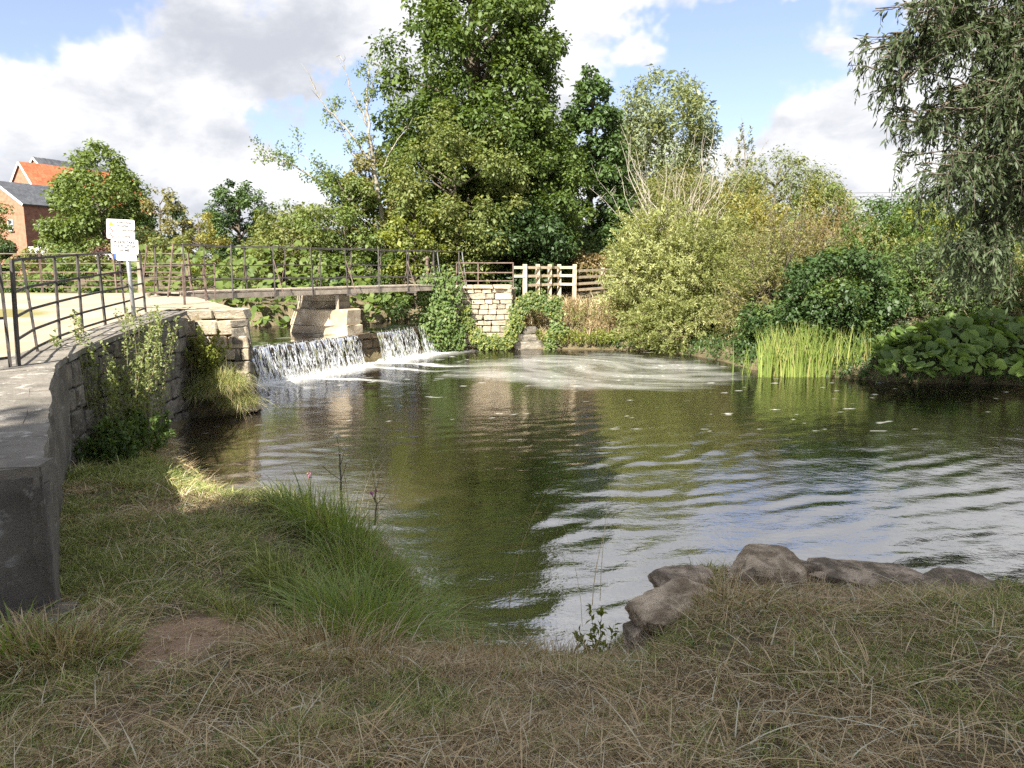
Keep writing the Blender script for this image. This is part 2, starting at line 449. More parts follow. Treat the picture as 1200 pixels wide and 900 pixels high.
# ------------------------------------------------------------------ path
def path_mat():
    m, g, out = newmat('path_sand')
    co = g.n('ShaderNodeTexCoord').outputs['Object']
    gr = g.n('ShaderNodeAttribute', attribute_name='turf').outputs['Fac']
    c = g.mix(g.sm(g.noise(co, 1.1, 6, .6), .35, .7), (.30, .25, .175), (.39, .335, .25))
    c = g.mix(g.m('MULTIPLY', g.sm(g.noise(co, 45, 4, .7), .5, .75), .5), c, (.24, .20, .145))
    c = g.mix(gr, c, g.mix(g.noise(co, 12, 4), (.13, .14, .05), (.27, .22, .10)))
    pbsdf(g, out, c, .95, .1, bump(g, g.noise(co, 40, 5, .7), .6, .01)); return m
xs = axis([(-45, -20, 1.5), (-20, -5, .15)]); ys = axis([(4.2, 8, .3), (8, 20.6, .15)])
X, Y, Fq = grid(xs, ys)
sl = sdpoly(X, Y, PLAT)
edge = np.interp(Y.ravel(), WALL[:, 1], WALL[:, 0]).reshape(X.shape)
keep = (sl > .30) & ~((Y > 14.3) & (sl < .45))
fk = keep.ravel()[Fq].all(1)
turf = sstep((fbm(X, Y, 4, 1.2)-.5)*2.2 + 1-np.sqrt(((X+10.2)/1.5)**2+((Y-14.3)/1.2)**2), .1, .35)
turf = np.maximum(turf, sstep(Y+(fbm(X, Y, 3, .8)-.5)*1.5, 19.7, 20.3))
pt = mesh('path', np.stack([X, Y, path_z(Y)+(fbm(X, Y, 3, 1)-.5)*.03], -1).reshape(-1, 3), Fq[fk], path_mat(), smooth=True, attrs={'turf': turf.ravel()})
tag(pt, 'sandy riverside path behind the iron fence', None, None, 'structure')

# ------------------------------------------------------------------ water
def seg_dist(x, y, a, b):
    e = b-a; t = np.clip(((x-a[0])*e[0]+(y-a[1])*e[1])/(e@e), 0, 1)
    return np.hypot(x-a[0]-e[0]*t, y-a[1]-e[1]*t), t
def water_mat():
    m, g, out = newmat('river_water')
    co = g.n('ShaderNodeTexCoord').outputs['Object']
    foam = g.n('ShaderNodeAttribute', attribute_name='foam').outputs['Fac']
    sh = g.n('ShaderNodeAttribute', attribute_name='shallow').outputs['Fac']
    n1 = g.noise(g.v('MULTIPLY', co, (1, 1.5, 1)), 6, 4, .55, .3); n2 = g.noise(co, 22, 3, .5)
    h = g.m('ADD', n1, g.m('MULTIPLY', n2, .22))
    nb = bump(g, h, .16, .03)
    deep = g.mix(g.noise(co, .6, 4, .5), (.006, .0045, .0028), (.012, .009, .0055))
    col = g.mix(sh, deep, g.mix(g.noise(co, 5, 5, .65), (.026, .019, .011), (.070, .052, .030)))
    w = pbsdf(g, None, col, .015, .5, nb)
    wb = w.node; wb.inputs['IOR'].default_value = 5.2
    fn = g.noise(co, 9, 6, .68)
    fm = g.sm(g.m('ADD', foam, g.m('MULTIPLY', g.m('SUBTRACT', fn, .5), 1.0)), .42, .74)
    fo = pbsdf(g, None, (.68, .68, .64), .7, .2)
    mx = g.n('ShaderNodeMixShader'); film = g.m('MULTIPLY', g.sm(foam, .12, .5), .25)
    g.put(mx.inputs[0], g.m('MAXIMUM', film, g.m('MULTIPLY', fm, .85)))
    g.t.links.new(w, mx.inputs[1]); g.t.links.new(fo, mx.inputs[2]); g.t.links.new(mx.outputs[0], out.inputs[0])
    return m
WATER = water_mat()
xs = axis([(-8.2, 6.5, .085), (6.5, 14, .13), (14, 62, 2.4)]); ys = axis([(4.4, 12, .055), (12, 17, .085), (17, 27.6, .1)])
X, Y, Fq = grid(xs, ys)
def waves(X, Y):
    reg = np.exp(-(((X-2.2)/4.6)**2+((Y-10.0)/4.2)**2))                       # where the ripples run strongest
    env = (.12+.88*reg)*np.clip(fbm(X+9, Y+3, 3, .45)*2.6-.55, .12, 1.3)
    wx = X+(fbm(X, Y, 3, .5)-.5)*.7; wy = Y+(fbm(X+40, Y+7, 3, .5)-.5)*.7
    r = np.hypot(wx+5, wy-22); rw = np.random.default_rng(21); z = 0
    for k in range(16):                                                       # short-crested sea spreading from the weir
        lam = rw.uniform(.24, .62); th = rw.normal(0, .34); ph = rw.uniform(0, 6.28)
        lat = (wx*.86+wy*.5)                                                    # across the direction of travel
        z = z+.085*math.sqrt(2/16)*lam/6.28*np.sin(6.28/lam*(r*math.cos(th)+lat*math.sin(th))+ph)
    z = z*env
    dn, _ = seg_dist(X, Y, WA, WB)
    turb = (fbm(X, Y, 4, 2.6)-.5)
    z = z + turb*(.010+.11*np.exp(-dn/1.3))
    return z*sstep(X, 18, 12)
Z = waves(X, Y)
dw, tw = seg_dist(X, Y, WA+WN*.35, WB+WN*.35)
dry = np.exp(-((tw-.60)/.035)**2)
foam = 1.25*np.exp(-(dw/.75)**1.2)*(1-.5*dry)
# streaks carried off by the current
su = (X-WA[0])*WU[0]+(Y-WA[1])*WU[1]; sn = (X-WA[0])*WN[0]+(Y-WA[1])*WN[1]
wob = (fbm(X, Y, 3, .5)-.5)*1.3
for (s0, k, ln, wd) in ((2.9, .10, 4.4, .14), (4.9, .35, 4.6, .13), (1.6, -.05, 2.8, .18), (6.4, .2, 5, .12)):
    foam = np.maximum(foam, .80*np.exp(-((su-s0-k*sn+wob*np.clip(sn*.4, 0, 1))/(wd*(1+.25*sn)))**2)*sstep(sn, ln, ln*.4)*(sn > 0))
# slow eddy with a scum of foam
ex, ey = X-2.4, (Y-21.6)*1.0
er = np.hypot(ex, ey); th = np.arctan2(ey, ex)
tx = er*np.cos(th+1.9*np.exp(-er/2.2)); ty = er*np.sin(th+1.9*np.exp(-er/2.2))
sw = fbm(tx*.55, ty*2.3, 5, 1.0)
foam = np.maximum(foam, sstep(er+(fbm(X, Y, 3, .6)-.5)*2.4, 5.2, 2.6)*(.27+.17*sstep(sw, .34, .66)+.10*sstep(fbm(tx*1.5+9, ty*5, 4, 1.3), .45, .65)))
foam = np.maximum(foam, .62*sstep(fbm(X, Y*2.2, 4, 2.6), .73, .83)*sstep(Y, 9, 15))
shal = sstep(sdpoly(X, Y, POOL), 3.2, .4)*sstep(X, 3.5, 0)*sstep(Y, 13, 8) + .8*sstep(np.hypot(X+5, Y-12.3), 2.6, .6)
wob_ = mesh('river_water', np.stack([X, Y, Z], -1).reshape(-1, 3), Fq, WATER, smooth=True, attrs={'foam': foam.ravel(), 'shallow': np.clip(shal, 0, 1).ravel()})
tag(wob_, 'dark rippled mill pool water with foam', None, None, 'structure')

# upper water, held by the weir
xs = axis([(-62, -16, 4), (-16, -2, .12)]); ys = axis([(17, 29, .12)])
X, Y, Fq = grid(xs, ys)
inside = sdpoly(X, Y, UPPER) > -.25
sn = (X-WA[0])*WN[0]+(Y-WA[1])*WN[1]
inside &= sn < .12
fk = inside.ravel()[Fq].all(1)
foamu = .35*sstep(sn, -1.6, -.5)*sstep(fbm(X, Y, 4, 2.5), .45, .7)
uw = mesh('upper_river_water', np.stack([X, Y, .93-.05*sstep(sn, -.7, .1)+(fbm(X, Y, 3, 2.2)-.5)*.03], -1).reshape(-1, 3), Fq[fk], WATER, smooth=True,
          attrs={'foam': foamu.ravel(), 'shallow': np.zeros(X.size)})
tag(uw, 'smooth river water held above the weir', None, None, 'structure')

# ------------------------------------------------------------------ masonry
def chamfer_mesh(name, mat, seed, jit=.035, c=.07):
    """unit block with worn, chamfered edges: 24 corners, 44 triangles"""
    r = np.random.default_rng(seed); V = []; idx = {}
    for sx in (-1, 1):
        for sy in (-1, 1):
            for sz in (-1, 1):
                j = r.normal(0, jit, 3)
                for a in range(3):
                    s = np.array([sx, sy, sz], float)*.5
                    k = c*(.7+.8*r.random(3))
                    for b in range(3):
                        if b != a: s[b] -= (sx, sy, sz)[b]*k[b]
                    idx[(sx, sy, sz, a)] = len(V); V.append(s+j)
    F = []
    for a in range(3):
        b, d = [(1, 2), (2, 0), (0, 1)][a]
        for s in (-1, 1):
            q = []
            for (u, v) in ((-1, -1), (1, -1), (1, 1), (-1, 1)):
                k = [0, 0, 0]; k[a] = s; k[b] = u; k[d] = v; q.append(idx[(*k, a)])
            F.append(q if s > 0 else q[::-1])
        # edges along axis a
        for u in (-1, 1):
            for v in (-1, 1):
                def key(t, ax):
                    k = [0, 0, 0]; k[a] = t; k[b] = u; k[d] = v; return idx[(*k, ax)]
                q = [key(-1, b), key(1, b), key(1, d), key(-1, d)]
                F.append(q if u*v < 0 else q[::-1])
    for sx in (-1, 1):
        for sy in (-1, 1):
            for sz in (-1, 1):
                q = [idx[(sx, sy, sz, a)] for a in range(3)]
                F.append(q if sx*sy*sz > 0 else q[::-1])
    me = bpy.data.meshes.new(name); me.from_pydata([tuple(v) for v in V], [], F); me.update()
    me.materials.append(mat)
    return me
BLK = {m.name: [chamfer_mesh('stone_block', m, 10*i+k) for k in range(6)] for i, m in enumerate((STONE, STONEL, STONED, STONEWET, SLATE, TILE))}
def stone(parent, c, size, mat, rz=0, name='stone', tilt=0):
    o = bpy.data.objects.new(name, random.choice(BLK[mat.name])); link(o, parent)
    p = np.array(c, float) - np.array(parent.location)
    ca, sa = math.cos(-parent.rotation_euler.z), math.sin(-parent.rotation_euler.z)
    o.location = (p[0]*ca-p[1]*sa, p[0]*sa+p[1]*ca, p[2])
    o.scale = size; o.rotation_euler = (random.gauss(0, tilt), random.gauss(0, tilt), rz-parent.rotation_euler.z)
    return o
def ashlar(parent, a, b, z0, z1, course, length, depth, mat, nrm, proud=.03, zt=None, batter=0, zbase=None, mat2=None):
    """courses of blocks on the vertical face from a to b; nrm is the outward side"""
    a = np.array(a, float); b = np.array(b, float); L = np.linalg.norm(b-a); u = (b-a)/L
    rz = math.atan2(u[1], u[0]); z = z0; i = 0; nrm = np.array(nrm, float)
    while z < z1-.04:
        h = min(course*random.uniform(.8, 1.25), z1-z)
        if z1-z-h < course*.4: h = z1-z
        s = -random.uniform(0, .7)*length
        while s < L-.02:
            l = length*random.uniform(.6, 1.45)
            s0, s1 = max(s, 0), min(s+l, L)
            if L-s1 < length*.25: s1 = L; l = s1-s
            if s1-s0 > .06:
                off = proud*random.uniform(-.6, 1)+batter*(z1-z-h/2)
                c2 = a+u*(s0+s1)/2+nrm*(off-depth/2)
                top = z+h/2
                stone(parent, (c2[0], c2[1], top), (s1-s0-.022, depth, h-.02), (mat2 if mat2 and random.random() < .3 else mat), rz, tilt=.012)
            s += l
        z += h; i += 1

# near retaining wall
rw = empty('retaining_wall', (*WALL[0], .9), 'dark weathered retaining wall curving along the path with pale concrete top', 'wall')
def offset_line(P, d):
    P = np.asarray(P, float); T = np.gradient(P, axis=0); T /= np.linalg.norm(T, axis=1)[:, None]
    return P + np.stack([T[:, 1], -T[:, 0]], 1)*d      # to the right of travel
def resample(P, st):
    P = np.asarray(P, float); L = np.r_[0, np.cumsum(np.linalg.norm(np.diff(P, axis=0), axis=1))]
    s = np.linspace(0, L[-1], max(2, int(L[-1]/st)))
    return np.stack([np.interp(s, L, P[:, k]) for k in range(P.shape[1])], 1)
line = resample(WALL, .09)
# smooth the plan so the wall bends rather than kinks
for _ in range(60): line[1:-1] = (line[:-2]+2*line[1:-1]+line[2:])/4
def wall_skin(line, thick, ztop, zbot, amp, seed):
    """displaced solid: outer face, top, inner face; closed at both ends"""
    N = len(line); T = np.gradient(line, axis=0); T /= np.linalg.norm(T, axis=1)[:, None]; Nn = np.stack([T[:, 1], -T[:, 0]], 1)
    prof = []
    nz = 14; ring = [(0, t) for t in np.linspace(0, 1, nz)] + [(-thick*k/5, 1) for k in range(1, 6)] + [(-thick, 0)]
    V = []
    for i in range(N):
        zt = ztop[i]; zb = zbot[i]
        for (o, t) in ring:
            z = zb+(zt-zb)*t
            V.append((*(line[i]+Nn[i]*o), z))
    V = np.array(V); k = len(ring)
    s = np.repeat(np.arange(N), k)*.09; tt = V[:, 2]; oo = np.tile([q[0] for q in ring], N)
    dsp = (fbm(s*1.0+seed, tt*1.4+oo, 4, 1.7)-.5)*amp*2 + (fbm(s+seed*3, tt+oo*2, 3, 9)-.5)*amp*.7
    nrm = np.repeat(Nn, k, 0); isout = np.tile([q[0] == 0 for q in ring], N)
    V[isout, :2] += nrm[isout]*dsp[isout, None]
    V[~isout, 2] += dsp[~isout]*.35
    F = []
    for i in range(N-1):
        for j in range(k-1): F.append([i*k+j, i*k+j+1, (i+1)*k+j+1, (i+1)*k+j][::-1])
    F.append(list(range(k))); F.append([(N-1)*k+j for j in range(k)][::-1])
    return V, F
n_near = int(np.argmin(np.abs(line[:, 1]-8.9)))
ln1 = line[:n_near+1]
V_, F_ = wall_skin(offset_line(ln1, 0), .62, np.full(len(ln1), 1.755), np.full(len(ln1), .2), .045, 1)
mesh('concrete_face', V_, F_, CONC, rw, True)
# coping, a rough pale slab in lengths
cl = offset_line(line, .012); i = 0; ci = 0
while i < len(cl)-4:
    j = min(i+int(random.uniform(13, 22)), len(cl)-1)
    if len(cl)-1-j < 8: j = len(cl)-1
    seg = cl[i:j+1].copy(); seg[0] += (seg[1]-seg[0])*.12; seg[-1] -= (seg[-1]-seg[-2])*.12
    zt = path_z(seg[:, 1])+.015+random.uniform(-.006, .006)
    V_, F_ = wall_skin(seg, .62, zt, zt-.075, .03, ci*7+2)
    mesh('coping', V_, F_, COPING, rw, False); i = j; ci += 1
# block courses beyond the bend
for k in range(n_near, len(line)-1, 7):
    a, b = line[k], line[min(k+7, len(line)-1)]
    u = (b-a)/np.linalg.norm(b-a)
    ashlar(rw, a, b, -.15, float(path_z(a[1]))-.065, .29, .5, .3, STONED, (u[1], -u[0]), .035)
mb = MB(); core = offset_line(line[n_near:], -.12)
for a, b in zip(core[:-1], core[1:]):
    zt = path_z(a[1])-.08
    n_ = np.array([b[1]-a[1], a[0]-b[0]]); n_ = n_/np.linalg.norm(n_)*.45
    mb.add([(*a, -.3), (*b, -.3), (*b, zt), (*a, zt), (*(a-n_), -.3), (*(b-n_), -.3), (*(b-n_), zt), (*(a-n_), zt)], [[0, 1, 2, 3], [3, 2, 6, 7], [5, 4, 7, 6]])
mb.build('mortar_core', MORTAR, rw)
# end face towards the camera, off to the left
e0 = np.array([-2.6, 4.0]); e1 = np.array([-6.5, 3.3])
eu = (e1-e0)/np.linalg.norm(e1-e0)
el = resample(np.array([e1, e0]), .09)
V_, F_ = wall_skin(el, .12, np.full(len(el), 1.70), np.full(len(el), .3), .04, 9)
mesh('end_face', V_, F_, CONC, rw, True)
zt = np.full(len(el), 1.82)
V_, F_ = wall_skin(offset_line(el, .02), .22, zt, zt-.12, .025, 31); mesh('coping', V_, F_, COPING, rw, False)
apr = [(-2.85, 4.1), (-3.62, 5.5), (-5.5, 8.55), (-6.0, 8.9), (-9, 9.2), (-12, 3.2), (-6.5, 3.5)]
MB().add([(*p, 1.812) for p in apr]+[(*p, 1.6) for p in apr], [list(range(7)), [0, 7, 8, 1], [1, 8, 9, 2], [6, 13, 7, 0]]).build('apron', COPING, rw)
for k in range(5):
    p = e0+eu*(.12+k*.52)+np.array([0, -.10])
    stone(rw, (*p, .93+.02*random.random()), (.50, .34, .11), STONED, math.atan2(eu[1], eu[0]), 'footing_stone', .05)

# left abutment of the footbridge
AB0, AB1, AB2 = np.array([-6.45, 14.75]), np.array([-5.25, 14.95]), np.array([-7.25, 18.35])
ab = empty('bridge_abutment', (-5.9, 15, -.2), 'squared sandstone abutment under the near end of the footbridge', 'abutment')
def face(parent, a, b, *k, **kw):
    u = (b-a)/np.linalg.norm(b-a); ashlar(parent, a, b, *k, nrm=(u[1], -u[0]), **kw)
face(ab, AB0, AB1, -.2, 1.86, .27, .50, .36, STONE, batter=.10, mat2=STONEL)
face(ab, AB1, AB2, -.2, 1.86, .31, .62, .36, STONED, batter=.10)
mb = MB()
ins = [AB0+np.array([-.1, .3]), AB1+np.array([-.22, .3]), AB2+np.array([-.3, .1]), AB2+np.array([-1.6, .2]), AB0+np.array([-1.2, .6])]
mb.add([(*p, -.3) for p in ins]+[(*p, 1.86) for p in ins], [[0, 1, 6, 5], [1, 2, 7, 6], [2, 3, 8, 7], [3, 4, 9, 8], [4, 0, 5, 9], [5, 6, 7, 8, 9]])
mb.build('rubble_core', MORTAR, ab)
for q, (a, b, w) in enumerate(((AB0, AB0*.5+AB1*.5, .7), (AB0*.5+AB1*.5, AB1, .7))):
    c = (a+b)/2+np.array([-.10, .38]); stone(ab, (*c, 1.955), (np.linalg.norm(b-a)-.02, .70, .19), STONE, math.atan2(*(b-a)[::-1]), 'cap_stone')
n = 5
for q in range(n):
    a = AB1+(AB2-AB1)*(q/n); b = AB1+(AB2-AB1)*((q+1)/n); c = (a+b)/2+np.array([-.50, -.08])
    if q: stone(ab, (*c, 1.955), (np.linalg.norm(b-a)-.012, .80, .19), STONE, math.atan2(*(b-a)[::-1]), 'cap_stone')
mb = MB(); ins = [AB0+np.array([-.35, .5]), AB1+np.array([-.55, .55]), AB2+np.array([-.3, -.3]), AB2+np.array([-1.6, .2]), AB0+np.array([-1.3, .6])]
mb.add([(*p, path_z(p[1])+.012) for p in ins]+[(*p, 1.7) for p in ins], [[0, 1, 2, 3, 4], [0, 5, 6, 1], [1, 6, 7, 2], [2, 7, 8, 3]]); mb.build('path_paving', MATS['path_sand'], ab)
# footing stones stepping into the pool
for (dx, dy, z, sx, sy, sz) in ((.16, -.06, .16, .40, .36, .28), (.06, -.05, .44, .36, .34, .26), (-.0, -.04, .72, .34, .3, .24), (-.30, -.08, .18, .5, .36, .3), (-.75, -.08, .15, .45, .36, .3)):
    stone(ab, (AB1[0]+dx-.2, AB1[1]+dy, z), (sx, sy, sz), STONE, .15, 'footing_stone', .04)

# weir
wr = empty('weir', (*WA, 0), 'low stone weir crossing under the footbridge', 'weir')
Lw = np.linalg.norm(WB-WA)
def wp(s, n, z): p = WA+WU*s+WN*n; return (p[0], p[1], z)
ruz = math.atan2(WU[1], WU[0])
ashlar(wr, WA, WB, -.35, .70, .26, .55, .4, STONEWET, WN, .04)
s = 0
while s < Lw-.2:
    l = min(random.uniform(.7, 1.2), Lw-s); zc = .765 if not (5.65 < s+l/2 < 6.55) else .80
    stone(wr, wp(s+l/2, -.22, zc), (l-.015, .62, .17), STONEWET, ruz, 'crest_stone', .008); s += l
mb = MB(); mb.add([wp(0, -.1, -.4), wp(Lw, -.1, -.4), wp(Lw, -.1, .70), wp(0, -.1, .70), wp(0, -.6, -.4), wp(Lw, -.6, -.4), wp(Lw, -.6, .70), wp(0, -.6, .70)],
    [[0, 1, 2, 3], [3, 2, 6, 7], [5, 4, 7, 6]]); mb.build('core', MORTAR, wr)
# falling water
def fall_mat():
    m, g, out = newmat('falling_water')
    uv = g.n('ShaderNodeAttribute', attribute_name='along').outputs['Fac']; dn = g.n('ShaderNodeAttribute', attribute_name='down').outputs['Fac']
    cb = g.n('ShaderNodeCombineXYZ'); g.put(cb.inputs[0], g.m('MULTIPLY', uv, 9)); g.put(cb.inputs[1], g.m('MULTIPLY', dn, 1.5))
    n = g.noise(cb.outputs[0], 1.5, 6, .68, .35)
    cb2 = g.n('ShaderNodeCombineXYZ'); g.put(cb2.inputs[0], g.m('MULTIPLY', uv, 26)); g.put(cb2.inputs[1], g.m('MULTIPLY', dn, 9))
    n2 = g.noise(cb2.outputs[0], 1.5, 4, .6, .4)
    f = g.m('ADD', g.m('ADD', n, g.m('MULTIPLY', g.m('SUBTRACT', n2, .5), .55)), g.m('MULTIPLY', g.m('SUBTRACT', dn, .45), .22))
    wm = g.sm(f, .52, .68)
    wh = pbsdf(g, None, (.80, .82, .84), .45, .5)
    tl = g.n('ShaderNodeBsdfTranslucent'); tl.inputs[0].default_value = (.8, .82, .84, 1)
    m0 = g.n('ShaderNodeMixShader'); m0.inputs[0].default_value = .35; g.t.links.new(wh, m0.inputs[1]); g.t.links.new(tl.outputs[0], m0.inputs[2])
    gl = g.n('ShaderNodeBsdfGlossy'); gl.inputs['Roughness'].default_value = .08; gl.inputs[0].default_value = (.9, .9, .9, 1)
    tr = g.n('ShaderNodeBsdfTransparent'); tr.inputs[0].default_value = (.75, .74, .68, 1)
    fr = g.n('ShaderNodeFresnel'); fr.inputs[0].default_value = 1.33
    m1 = g.n('ShaderNodeMixShader'); g.put(m1.inputs[0], fr.outputs[0]); g.t.links.new(tr.outputs[0], m1.inputs[1]); g.t.links.new(gl.outputs[0], m1.inputs[2])
    m2 = g.n('ShaderNodeMixShader'); g.put(m2.inputs[0], wm); g.t.links.new(m1.outputs[0], m2.inputs[1]); g.t.links.new(m0.outputs[0], m2.inputs[2])
    g.t.links.new(m2.outputs[0], out.inputs[0]); return m
FALL = fall_mat()
def fall(s0, s1, label):
    ns = int((s1-s0)/.03); nt = 20
    s = np.linspace(s0, s1, ns); t = np.linspace(0, 1, nt)
    Sg, Tg = np.meshgrid(s, t)
    k = np.clip((Tg-.16)/.84, 0, 1)
    nn = np.where(Tg < .16, -.42+.5*Tg/.16, .08+.42*np.sqrt(k)*.55+.10*k)
    zz = np.where(Tg < .16, .905-.015*Tg/.16, .89-.97*k**1.15)
    jit = (fbm(Sg*7, Tg*1.2, 4, 1.6)-.5)*.20*np.clip(Tg*2.5, .15, 1)
    nn = nn+jit; edge_ = np.minimum(Sg-s0, s1-Sg)
    Sg2 = Sg+(fbm(Sg*4, Tg*2, 2, 3)-.5)*.05
    P = WA[None, None]+WU*Sg2[..., None]+WN*nn[..., None]
    V = np.concatenate([P, zz[..., None]], -1).reshape(-1, 3)
    i = (np.arange(nt-1)[:, None]*ns+np.arange(ns-1)[None]).ravel()
    o = mesh('waterfall', V, np.stack([i, i+1, i+ns+1, i+ns], 1), FALL, smooth=True, attrs={'along': Sg.ravel(), 'down': Tg.ravel()})
    tag(o, label, 'waterfall', 'water falling over the weir')
    # loose strings of droplets in front of the sheet
    n = int((s1-s0)*150); sd = rng.uniform(s0, s1, n); tk = rng.random(n)**.8
    k = tk; z = .89-.97*k**1.15; nn = .12+.42*np.sqrt(k)*.6+.12*k+rng.normal(0, .03, n)
    c = np.stack([WA[0]+WU[0]*sd+WN[0]*nn, WA[1]+WU[1]*sd+WN[1]*nn, z], 1)
    m = int((s1-s0)*170); sb_ = rng.uniform(s0, s1, m); nb_ = np.abs(rng.normal(.36, .16, m)); zb_ = np.abs(rng.normal(0, .055, m)); sd = np.r_[sd, sb_]
    c = np.concatenate([c, np.stack([WA[0]+WU[0]*sb_+WN[0]*nb_, WA[1]+WU[1]*sb_+WN[1]*nb_, zb_], 1)]); n = len(c)
    hw = rng.uniform(.004, .010, n)[:, None]; hl = np.where(np.arange(n) < n-m, rng.uniform(.03, .11, n), rng.uniform(.008, .03, n))[:, None]
    U3 = np.array([WU[0], WU[1], 0])[None]; D = np.array([WN[0]*.25, WN[1]*.25, -1])[None]
    V = np.stack([c-U3*hw, c+D*hl, c+U3*hw, c-D*hl], 1).reshape(-1, 3)
    mesh('splash', V, np.arange(4*n).reshape(-1, 4), WHITE_W, o)['kind'] = 'stuff'
WHITE_W = noisemat('white_water', (.78, .8, .82), (.85, .86, .87), 5, .4, 0)
fall(.2, 5.72, 'long white curtain of water between the near abutment and the pier')
fall(6.62, 8.62, 'white curtain of water just past the stone pier')
fall(8.82, 9.95, 'narrow white curtain of water beside the ivy')

# pier in mid stream
PC = WA+WU*5.85-WN*.95
pr = empty('bridge_pier', (*PC, .6), 'sandstone pier with pointed base under the middle of the footbridge', 'pier')
def prism(pts, z0, z1, taper=1.0, mat=STONEL, name='stone', jit=.012, ctr=None):
    pts = np.array(pts); c = pts.mean(0) if ctr is None else ctr; n = len(pts)
    def w(p, z): q = PC+WU*p[0]+WN*p[1]; return (q[0]+rng.normal(0, jit), q[1]+rng.normal(0, jit), z)
    e = .03; rings = [(1, z0), (1, z1-e), (1-.03, z1)]
    V = []
    for k, (sc, z) in enumerate(rings):
        tp = 1+(taper-1)*(z-z0)/(z1-z0)
        V += [w(c+(p-c)*sc*tp, z) for p in pts]
    F = [[i, (i+1) % n, n+(i+1) % n, n+i] for i in range(n)]+[[n+i, n+(i+1) % n, 2*n+(i+1) % n, 2*n+i] for i in range(n)]+[list(range(2*n, 3*n))]
    MB().add(V, F).build(name, mat, pr)
nose = [(-.80, -.9), (.80, -.9), (.80, .45), (.32, .92), (-.32, .92), (-.80, .45)]
prism(nose, .55, 1.17, 1.0, STONEL, 'base_stone', .025); prism([(a*.96, b*.96) for a, b in nose], 1.175, 1.64, .98, STONEL, 'base_stone', .025)
up = [(-.62, -.8), (.62, -.8), (.62, .1), (.30, .55), (-.30, .55), (-.62, .1)]
z = 1.645
for h in (.24, .2, .17): prism(up, z, z+h-.008, .97, STONE, 'pier_stone', ctr=np.array([0., -.15])); up = [(a*.95, b*.95-.015) for a, b in up]; z += h

# far abutment
FA0, FA1 = np.array([-2.75, 26.55]), np.array([.0, 26.75])
fa = empty('stone_abutment', (-1.3, 26.8, 0), 'sunlit pale sandstone wall at the far end of the footbridge', 'abutment')
ashlar(fa, FA0, FA1, -.2, 2.12, .20, .40, .3, STONE, (FA1-FA0)[::-1]*np.array([1, -1])/np.linalg.norm(FA1-FA0), .05, batter=.05, mat2=STONEL)
FA2 = np.array([.15, 29.2])
ashlar(fa, FA1, FA2, -.2, 2.12, .23, .48, .3, STONE, (1, 0), .03)
s = FA0.copy(); u = (FA1-FA0)/np.linalg.norm(FA1-FA0)
for k in range(4): c = FA0+u*(.34+k*.69)+np.array([0, .18]); stone(fa, (*c, 2.19), (.675, .5, .14), STONEL, math.atan2(u[1], u[0]), 'cap_stone')
MB().box((-1.35, 27.95, .95), (2.6, 2.3, 2.34)).build('fill', MORTAR, fa)
# buttress block with a broken top beside it
for (x, z, w, h) in ((.55, .14, 1.0, .32), (.50, .42, .8, .26), (.62, .66, .5, .22)):
    stone(fa, (x-.0, 26.75, z), (w, .6, h), STONED, .1, 'buttress_stone', .03)

# ------------------------------------------------------------------ iron and timber
def rail_part(name, mat, parent, a, b, w, h=None): return MB().bar(a, b, w, h).build(name, mat, parent)
# footbridge
BA = np.array(at(196, 345, 18.6)); BB = np.array([-2.3, 27.2, 2.27]); BA[2] = 2.24
fb = empty('footbridge', BA, 'narrow iron and timber footbridge with open railings over the weir', 'footbridge')
bt = (BB-BA)[:2]; BL = np.linalg.norm(bt); bt /= BL; bn = np.array([bt[1], -bt[0]])
def bp(s, n, z): p = BA[:2]+bt*s+bn*n; return np.array([p[0], p[1], 2.27+z])
HW = .55
for sd in (1, -1):
    k = 4
    for q in range(k): rail_part('deck_beam', WOODB, fb, bp(BL*q/k+.006, sd*HW, -.11), bp(BL*(q+1)/k-.006, sd*HW, -.11),   .09, .13)
    for zr in (1.15, .66, .30):
        MB().tube([bp(s, sd*(HW+.03), zr+.012*math.sin(s*2.2+sd)) for s in np.linspace(-.1, BL+.1, 16)], .014, 6).build('rail', IRON, fb)
pm = None
for q in range(int(BL/.19)):
    s = .1+q*.19
    if pm is None:
        o = MB().box((0, 0, 0), (2*HW+.04, .175, .04)).build('plank', WOODB, None); pm = o; COL.objects.unlink(o)
    o = bpy.data.objects.new('plank', pm.data); link(o, fb)
    o.location = tuple(bp(s, 0, -.005+random.uniform(-.004, .004)) - BA); o.rotation_euler = (0, 0, math.atan2(bn[1], bn[0]))
bpy.data.objects.remove(pm)
npost = 9
for sd in (1, -1):
    for q in range(npost):
        s = .12+q*(BL-.24)/(npost-1); ln = random.uniform(-.05, .05)
        MB().bar(bp(s, sd*(HW+.06), -.22), bp(s+ln, sd*(HW+.04), 1.17), .036, .024).build('post', IRON, fb)
        if (q % 2 == 0) or sd < 0 and q % 2 == 1:
            MB().tube([bp(s+.05, sd*(HW+.38), -.17), bp(s+ln*.7, sd*(HW+.05), .82)], .014, 6).build('brace', RUST, fb)
            MB().bar(bp(s, sd*(HW-.05), -.21), bp(s+.05, sd*(HW+.40), -.19), .05, .05).build('outrigger', IRON, fb)
for s, lab in ((-.35, 0), (BL+.35, 1)):
    for sd in (1, -1):
        MB().tube([bp(s, sd*(HW+.05), -.2), bp(s+(.25 if lab == 0 else -.25), sd*(HW+.03), 1.15)], .02, 6).build('end_stay', RUST if lab == 0 else GALV, fb)
# under-deck prop on the pier side
MB().bar(bp(BL*.47, HW-.05, -.9), bp(BL*.47, HW-.05, -.2), .09).build('prop', WOODB, fb)

